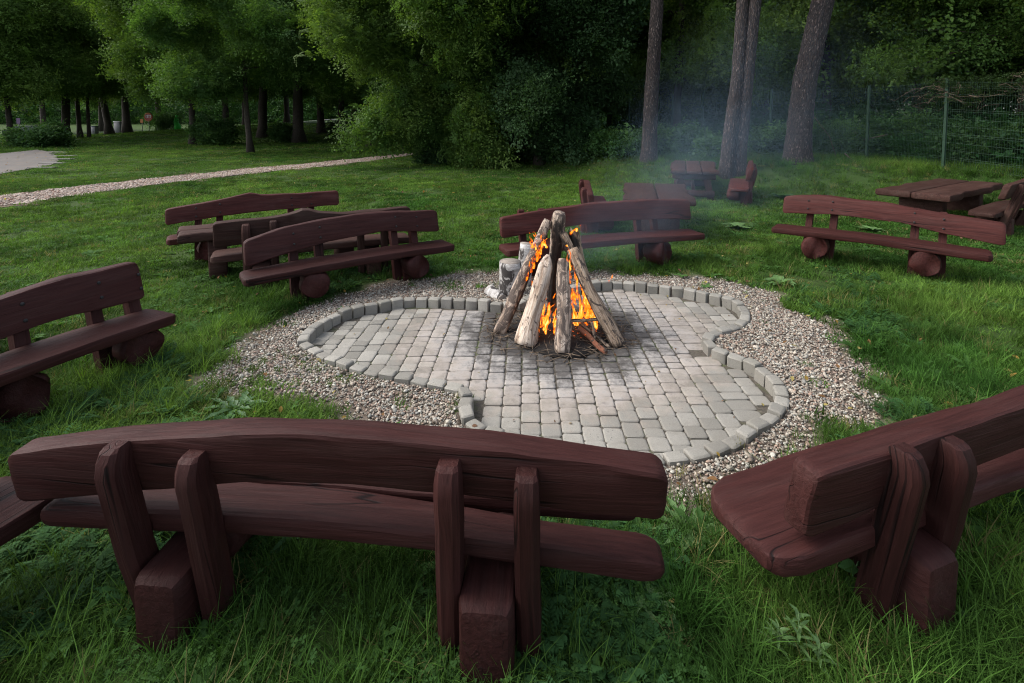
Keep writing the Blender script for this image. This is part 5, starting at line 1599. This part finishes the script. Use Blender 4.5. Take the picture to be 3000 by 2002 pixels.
for i in range(len(FENCE) - 1):
    a, b_ = Vector((*FENCE[i], fz[i])) - off, Vector((*FENCE[i + 1], fz[i + 1])) - off
    L = (b_ - a).length
    mb = MB()
    nv = int(L / 0.05)
    for k in range(1, nv):
        p = a.lerp(b_, k / nv)
        wire(mb, p + Vector((0, 0, 0.04)), p + Vector((0, 0, FH)), 0.0032)
    for zz in (0.06, 0.26, 0.31, 0.5, 0.7, 0.9, 0.95, 1.15, 1.35, 1.55, 1.6, 1.8, 2.0, 2.18, 2.23, 2.33):
        wire(mb, a + Vector((0, 0, zz)), b_ + Vector((0, 0, zz)), 0.0034)
    mb.build("mesh_panel", M['green_metal'], fence, False)

# creeper on the right end of the fence
r2 = np.random.default_rng(77)
croot = empty("creeper", (FENCE[3][0], FENCE[3][1], fz[3])); tag(croot, "tangled creeper with bare stems draped over the fence at the right", "creeper")
pa, pb, pc_ = np.array([*FENCE[2], 0]) - np.array([*FENCE[3], 0]), np.zeros(3), (np.array([*FENCE[4], 0]) - np.array([*FENCE[3], 0])) * 0.25
n = 380
t = r2.uniform(0, 1, (n, 1)) ** 1.2
base = np.where(t < 0.78, pa * (t / 0.78)[:, ::-1] * 1.0, pc_ * ((t - 0.78) / 0.22))
hh = FH + 0.05 - np.abs(r2.normal(0, 0.22, n)) * (1 + 1.5 * r2.random(n)) + 0.06
pt = base + np.stack([r2.normal(0, .09, n), r2.normal(0, .09, n), hh], 1)
scatter("foliage", NG_LEAF, pt, r2.normal(0, .6, (n, 3)), r2.uniform(0.22, 0.45, n), np.full(n, 5), np.array((0.035, 0.065, 0.022)) * r2.uniform(.6, 1.4, (n, 1)), croot)
mb = MB(); rd = random.Random(4)
for i in range(46):
    t = rd.random(); p = pa * t if rd.random() < 0.8 else pc_ * t
    p = Vector(p) + Vector((rd.uniform(-.06, .06), rd.uniform(-.06, .06), FH + rd.uniform(-0.5, 0.1)))
    pts = [p]
    for k in range(6): pts.append(pts[-1] + Vector((rd.gauss(0, .16), rd.gauss(0, .16), rd.gauss(-0.03, .10))))
    tube(mb, pts, [0.006] * 7, 4, i, cap=False)
mb.build("stems", M['twig'], croot)

# fallen pale branch and thin saplings by the fence
for lab, pts, r_ in (("pale fallen forked branch on the grass before the fence", [P(2475, 450, 15.2), P(2500, 472, 15.0), P(2545, 478, 14.9)], 0.018), ("thin bare sapling leaning by the leaning pine", [P(2545 - 90, 475, 16.2), P(2430, 400, 16.2), P(2360, 310, 16.0)], 0.012), ("bare crooked branch behind the fence's lone post", [P(2500, 385, 17.5), P(2530, 410, 17.3), P(2600, 395, 17.5), P(2660, 385, 17.8)], 0.03)):
    mb = MB(); tube(mb, pts, [r_ * k for k in np.linspace(1, 0.5, len(pts))], 6, 2)
    tag(mb.build("bare_branch", M['twig']), lab, "branch")

# ------------------------------------------------------------------ plants one can pick out
def rosette(label, px_, py_, n, L, w, mat, notch=False, up=(0.3, 0.8), seed=1):
    q = G(px_, py_, 0.05); z0 = float(terrain(q.x, q.y))
    rd = random.Random(seed); mb = MB()
    for k in range(n):
        leaf_blade(mb, (rd.uniform(-.03, .03), rd.uniform(-.03, .03), 0.01), k * 2.4, L * rd.uniform(0.7, 1.15), w * rd.uniform(.8, 1.2), rd.uniform(*up), notch)
    me = mb.mesh("leafy_plant", M[mat]); o = link("leafy_plant", me, None, (q.x, q.y, z0)); tag(o, label, "plant", "leafy weeds on the lawn")
rosette("dark leafy weed in the grass left of the right bench's backrest", 2290, 583, 16, 0.34, 0.16, 'plant', seed=1, up=(0.5, 1.0))
rosette("pale leafy weed on the lawn between the smoke bench and the right bench", 2158, 672, 16, 0.26, 0.12, 'plant_pale', seed=2)
rosette("pale rosette at the gravel's edge below the right bench", 2288, 834, 16, 0.20, 0.09, 'plant_pale', seed=3)
rosette("leafy weed under the right bench's backrest", 2555, 680, 14, 0.24, 0.11, 'plant_pale', seed=4)
rosette("flat grey green rosette at the left gravel edge", 690, 1196, 14, 0.22, 0.06, 'plant', True, (0.1, 0.35), seed=5)
rosette("jagged dandelion rosette between the two front benches", 2010, 1570, 14, 0.20, 0.05, 'plant_pale', True, (0.2, 0.6), seed=6)
rosette("dandelion rosette in the grass right of the front bench's block", 1900, 1760, 12, 0.15, 0.04, 'plant_pale', True, (0.15, 0.5), seed=7)

# heart-leaved plant against the right front bench's post
q = G(2478, 1735, 0.05)
root = empty("leafy_plant", (q.x, q.y, 0.05)); tag(root, "young plant with heart shaped leaves against the right front bench's post", "plant")
rd = random.Random(9)
def heart(name):
    mb = MB(); v = []
    for t, w in ((0, 0.02), (0.08, 0.34), (0.3, 0.46), (0.6, 0.33), (0.85, 0.13), (1.0, 0.01)):
        for s_ in (-1, 0, 1): v.append((t, s_ * w, 0.10 * abs(s_) * w - 0.12 * t * t))
    mb.add(v, [(3 * i + j, 3 * i + j + 1, 3 * i + j + 4, 3 * i + j + 3) for i in range(5) for j in (0, 1)])
    return mb.mesh(name, M['plant'])
hm = heart("leaf")
for s_ in range(3):
    a = s_ * 2.1 + 0.4; hgt = (0.40, 0.30, 0.22)[s_]
    tipx, tipy = (0.05 * math.cos(a), 0.05 * math.sin(a))
    mb = MB(); tube(mb, [(0.02 * math.cos(a), 0.02 * math.sin(a), -0.02), (tipx, tipy, hgt * .6), (tipx * 1.6, tipy * 1.6, hgt)], [0.005, 0.004, 0.002], 5, s_); mb.build("stem", M['plant'], root)
    for k in range(5):
        zz = hgt * (0.35 + 0.16 * k); az = k * 2.4 + s_
        sc_ = rd.uniform(0.055, 0.085)
        o = link("leaf", hm, root, (tipx * (0.6 + 0.25 * k), tipy * (0.6 + 0.25 * k), zz), (rd.uniform(-.3, .3), rd.uniform(-.1, .35), az)); o.scale = (sc_,) * 3

# narrow-leaved weed in the lower right
q = G(2335, 1950, 0.05)
root = empty("leafy_plant", (q.x, q.y, 0.05)); tag(root, "weed with narrow pointed leaves in the lower right foreground grass", "plant")
for s_ in range(3):
    dx, dy = (0, 0.05, -0.06)[s_], (0, -0.05, 0.03)[s_]; hgt = (0.22, 0.15, 0.12)[s_]
    mb = MB(); tube(mb, [(dx, dy, 0), (dx, dy, hgt)], [0.003, 0.002], 5, s_); mb.build("stem", M['plant_pale'], root)
    mb = MB()
    for k in range(16): leaf_blade(mb, (dx, dy, hgt * (0.3 + 0.045 * k)), k * 2.4, 0.085 - 0.003 * k, 0.014, 0.45 + 0.03 * k)
    mb.build("leaf_whorl", M['plant_pale'], root)

# ------------------------------------------------------------------ far small things
def ground_at(px_, py_, Y):
    q = P(px_, py_, Y); return q.x, Y, float(terrain(q.x, Y))
# parked car, mostly behind the shrub
x, y, z = ground_at(82, 400, 60)
car = empty("parked_car", (x, y, z), R(8)); tag(car, "dark parked car half hidden behind the shrub by the road", "car")
mb = MB()
prof = [(-2.1, 0.35, 0.75), (-2.0, 0.3, 0.9), (-1.2, 0.28, 1.0), (-0.7, 0.28, 1.42), (0.6, 0.28, 1.46), (1.5, 0.28, 1.05), (2.0, 0.3, 0.95), (2.1, 0.35, 0.75)]
rings = []
for px_, zb_, zt in prof:
    w = 0.85; wt = 0.85 if zt < 1.1 else 0.66
    rings.append([(px_, -w, zb_), (px_, w, zb_), (px_, w * 1.02, min(zt, 0.9)), (px_, wt, zt), (px_, -wt, zt), (px_, -w * 1.02, min(zt, 0.9))])
v, f = loft(rings); mb.add(v, f); mb.build("body", M['dark_paint'], car, False)
for s_ in (-1, 1):
    mb = MB(); mb.add([(-0.85, s_ * 0.85, 1.02), (0.95, s_ * 0.85, 1.04), (0.5, s_ * 0.72, 1.38), (-0.55, s_ * 0.72, 1.36)], [(0, 1, 2, 3)]); mb.build("side_window", M['glass_dark'], car, False)
    for wx_ in (-1.3, 1.3):
        mb = MB(); tube(mb, [(wx_, s_ * 0.70, 0.32), (wx_, s_ * 0.88, 0.32)], [0.32, 0.32], 16); mb.build("wheel", M['rubber'], car)
# bins, boxes, signs
def post_box(name, label, cat, px_, Y, w, d, h, mat, lid=None, lidmat=None, grp=None):
    x, y, z = ground_at(px_, 395, Y)
    root = empty(name, (x, y, z)); tag(root, label, cat, grp)
    mb = MB(); box(mb, (0, 0, h / 2), (w, d, h), 0, 0.04); mb.build("body", M[mat], root)
    mb = MB(); box(mb, (0, 0, h + 0.05), (w * 1.12, d * 1.12, 0.10), 0, 0.02); mb.build("lid", M[lidmat or mat], root)
post_box("litter_bin", "grey litter bin with teal lid beside the road", "bin", 276, 64, 0.75, 0.6, 1.05, 'grey_box', lidmat='slate_paint')
post_box("utility_box", "grey utility cabinet with pale top beside the road", "cabinet", 349, 68, 0.85, 0.7, 1.55, 'grey_box', lidmat='white_paint')
post_box("marker_post", "low pale post left of the thin trunks", "post", 187, 66, 0.25, 0.25, 0.9, 'concrete')
def sign(label, px_, Y, h, shape, r_, mat, rim=None, cat="sign"):
    x, y, z = ground_at(px_, 395, Y)
    root = empty("road_sign", (x, y, z)); tag(root, label, cat, "signs along the far road")
    mb = MB(); tube(mb, [(0, 0, -0.1), (0, 0, h)], [0.04, 0.04], 8); mb.build("pole", M['grey_box'], root)
    mb = MB()
    if shape == 'disc': tube(mb, [(0, -0.05, h), (0, -0.09, h)], [r_, r_], 24)
    else: box(mb, (0, -0.07, h), (r_ * 1.3, 0.04, r_ * 2))
    mb.build("sign_face", M[mat], root, False)
    if rim:
        mb = MB()
        a = np.linspace(0, 2 * math.pi, 28)
        tube(mb, [(r_ * 0.86 * math.cos(t), -0.11, h + r_ * 0.86 * math.sin(t)) for t in a], [0.05] * 28, 6); mb.build("rim", M[rim], root)
        for k, dx in enumerate((-0.34, -0.1, 0.12, 0.36)):
            mb = MB(); box(mb, (dx * r_ * 1.5, -0.10, h + 0.1), (0.06, 0.02, 0.42)); box(mb, (dx * r_ * 1.5 + 0.07, -0.10, h + 0.26), (0.14, 0.018, 0.06)); mb.build("letter", M['white_paint'], root, False)
sign("round red sign with pale lettering among the far trees", 438, 70, 2.05, 'disc', 0.62, 'red_paint', 'orange_paint')
sign("small red and orange sign on a thin pole left of the round sign", 418, 69, 1.55, 'box', 0.28, 'orange_paint')
sign("small blue sign right of the round red sign", 462, 74, 2.3, 'box', 0.28, 'blue_paint')
sign("purple notice left of the parked car", 58, 62, 2.1, 'box', 0.35, 'purple_paint')
x, y, z = ground_at(519, 385, 74)
root = empty("play_figure", (x, y, z)); tag(root, "bright green playground piece by the road", "play equipment")
mb = MB(); tube(mb, [(0, 0, 0), (0.1, 0, 0.5), (-0.15, 0, 1.2), (0.05, 0, 2.2)], [0.45, 0.5, 0.35, 0.2], 10, 2, 0.3); mb.build("figure", M['bright_green'], root)
mb = MB(); box(mb, (0, 0, -0.02), (1.2, 1.0, 0.1)); mb.build("plinth", M['concrete'], root)
# little board at the end of the path
q = G(1181, 456, 0.05)
root = empty("path_board", (q.x, q.y, float(terrain(q.x, q.y)))); tag(root, "small slate blue board on a thin post where the path ends", "sign")
mb = MB(); box(mb, (0, 0, 0.42), (0.05, 0.05, 0.95)); mb.build("post", M['bark_dark'], root, False)
mb = MB(); box(mb, (-0.22, -0.04, 0.92), (0.42, 0.30, 0.03), 0.2); mb.build("board", M['slate_paint'], root, False)

# ------------------------------------------------------------------ smoke
SA_, SB_ = Vector((0.62, 5.12, 0.78)), Vector((11.0, 18.6, 3.4))
m = bpy.data.materials.new('smoke'); m.use_nodes = True
nt = m.node_tree; nt.nodes.remove(nt.nodes["Principled BSDF"]); out = nt.nodes["Material Output"]
pv = nd(nt, 'ShaderNodeVolumePrincipled')
pv.inputs['Color'].default_value = (0.50, 0.74, 1.0, 1)
pv.inputs['Anisotropy'].default_value = 0.1
oc = nd(nt, 'ShaderNodeTexCoord').outputs['Object']
sp = nd(nt, 'ShaderNodeSeparateXYZ'); nt.links.new(oc, sp.inputs[0])
def mth(op, a, b_=None, c=None):
    n = nd(nt, 'ShaderNodeMath', operation=op)
    for i, v in enumerate((a, b_, c)):
        if v is None: continue
        if hasattr(v, 'is_linked'): nt.links.new(v, n.inputs[i])
        else: n.inputs[i].default_value = v
    return n.outputs[0]
rad_ = mth('MULTIPLY_ADD', sp.outputs[0], 0.36, 0.28)                  # plume widens downwind
rho = mth('SQRT', mth('ADD', mth('MULTIPLY', sp.outputs[1], sp.outputs[1]), mth('MULTIPLY', sp.outputs[2], sp.outputs[2])))
q_ = mth('DIVIDE', rho, rad_)
prof_ = mth('MAXIMUM', mth('SUBTRACT', 1.0, mth('MULTIPLY', q_, q_)), 0.0)
sn = noise_t(nt, mapped(nt, oc, (0.45, 0.9, 0.9)), 1.0, 3, 0.6, 0.8)
nz_ = nd(nt, 'ShaderNodeMapRange'); nz_.inputs['From Min'].default_value = 0.38; nz_.inputs['From Max'].default_value = 0.70
nt.links.new(sn, nz_.inputs['Value'])
fade = nd(nt, 'ShaderNodeMapRange'); fade.inputs['From Min'].default_value = 11.0; fade.inputs['From Max'].default_value = 18.5; fade.inputs['To Min'].default_value = 1.0; fade.inputs['To Max'].default_value = 0.0
nt.links.new(sp.outputs[0], fade.inputs['Value'])
dens = mth('MULTIPLY', mth('DIVIDE', mth('MULTIPLY', prof_, prof_), rad_), mth('MULTIPLY', mth('MULTIPLY_ADD', nz_.outputs[0], 0.8, 0.2), fade.outputs[0]))
nt.links.new(mth('MULTIPLY', dens, mth('MULTIPLY_ADD', sp.outputs[0], -0.0036, 0.078)), pv.inputs['Density'])
nt.links.new(pv.outputs[0], out.inputs['Volume'])
M['smoke'] = m
mb = MB()
LEN = (SB_ - SA_).length
tube(mb, [(x_, 0, 0) for x_ in np.linspace(-0.05, LEN + 1.5, 12)], [0.28 + 0.36 * max(x_, 0) for x_ in np.linspace(-0.05, LEN + 1.5, 12)], 20)
o = mb.build("smoke", M['smoke'])
o.location = SA_; o.rotation_euler = (SB_ - SA_).to_track_quat('X', 'Z').to_euler()
tag(o, "thin bluish smoke drifting right from the campfire", "smoke", kind="stuff")
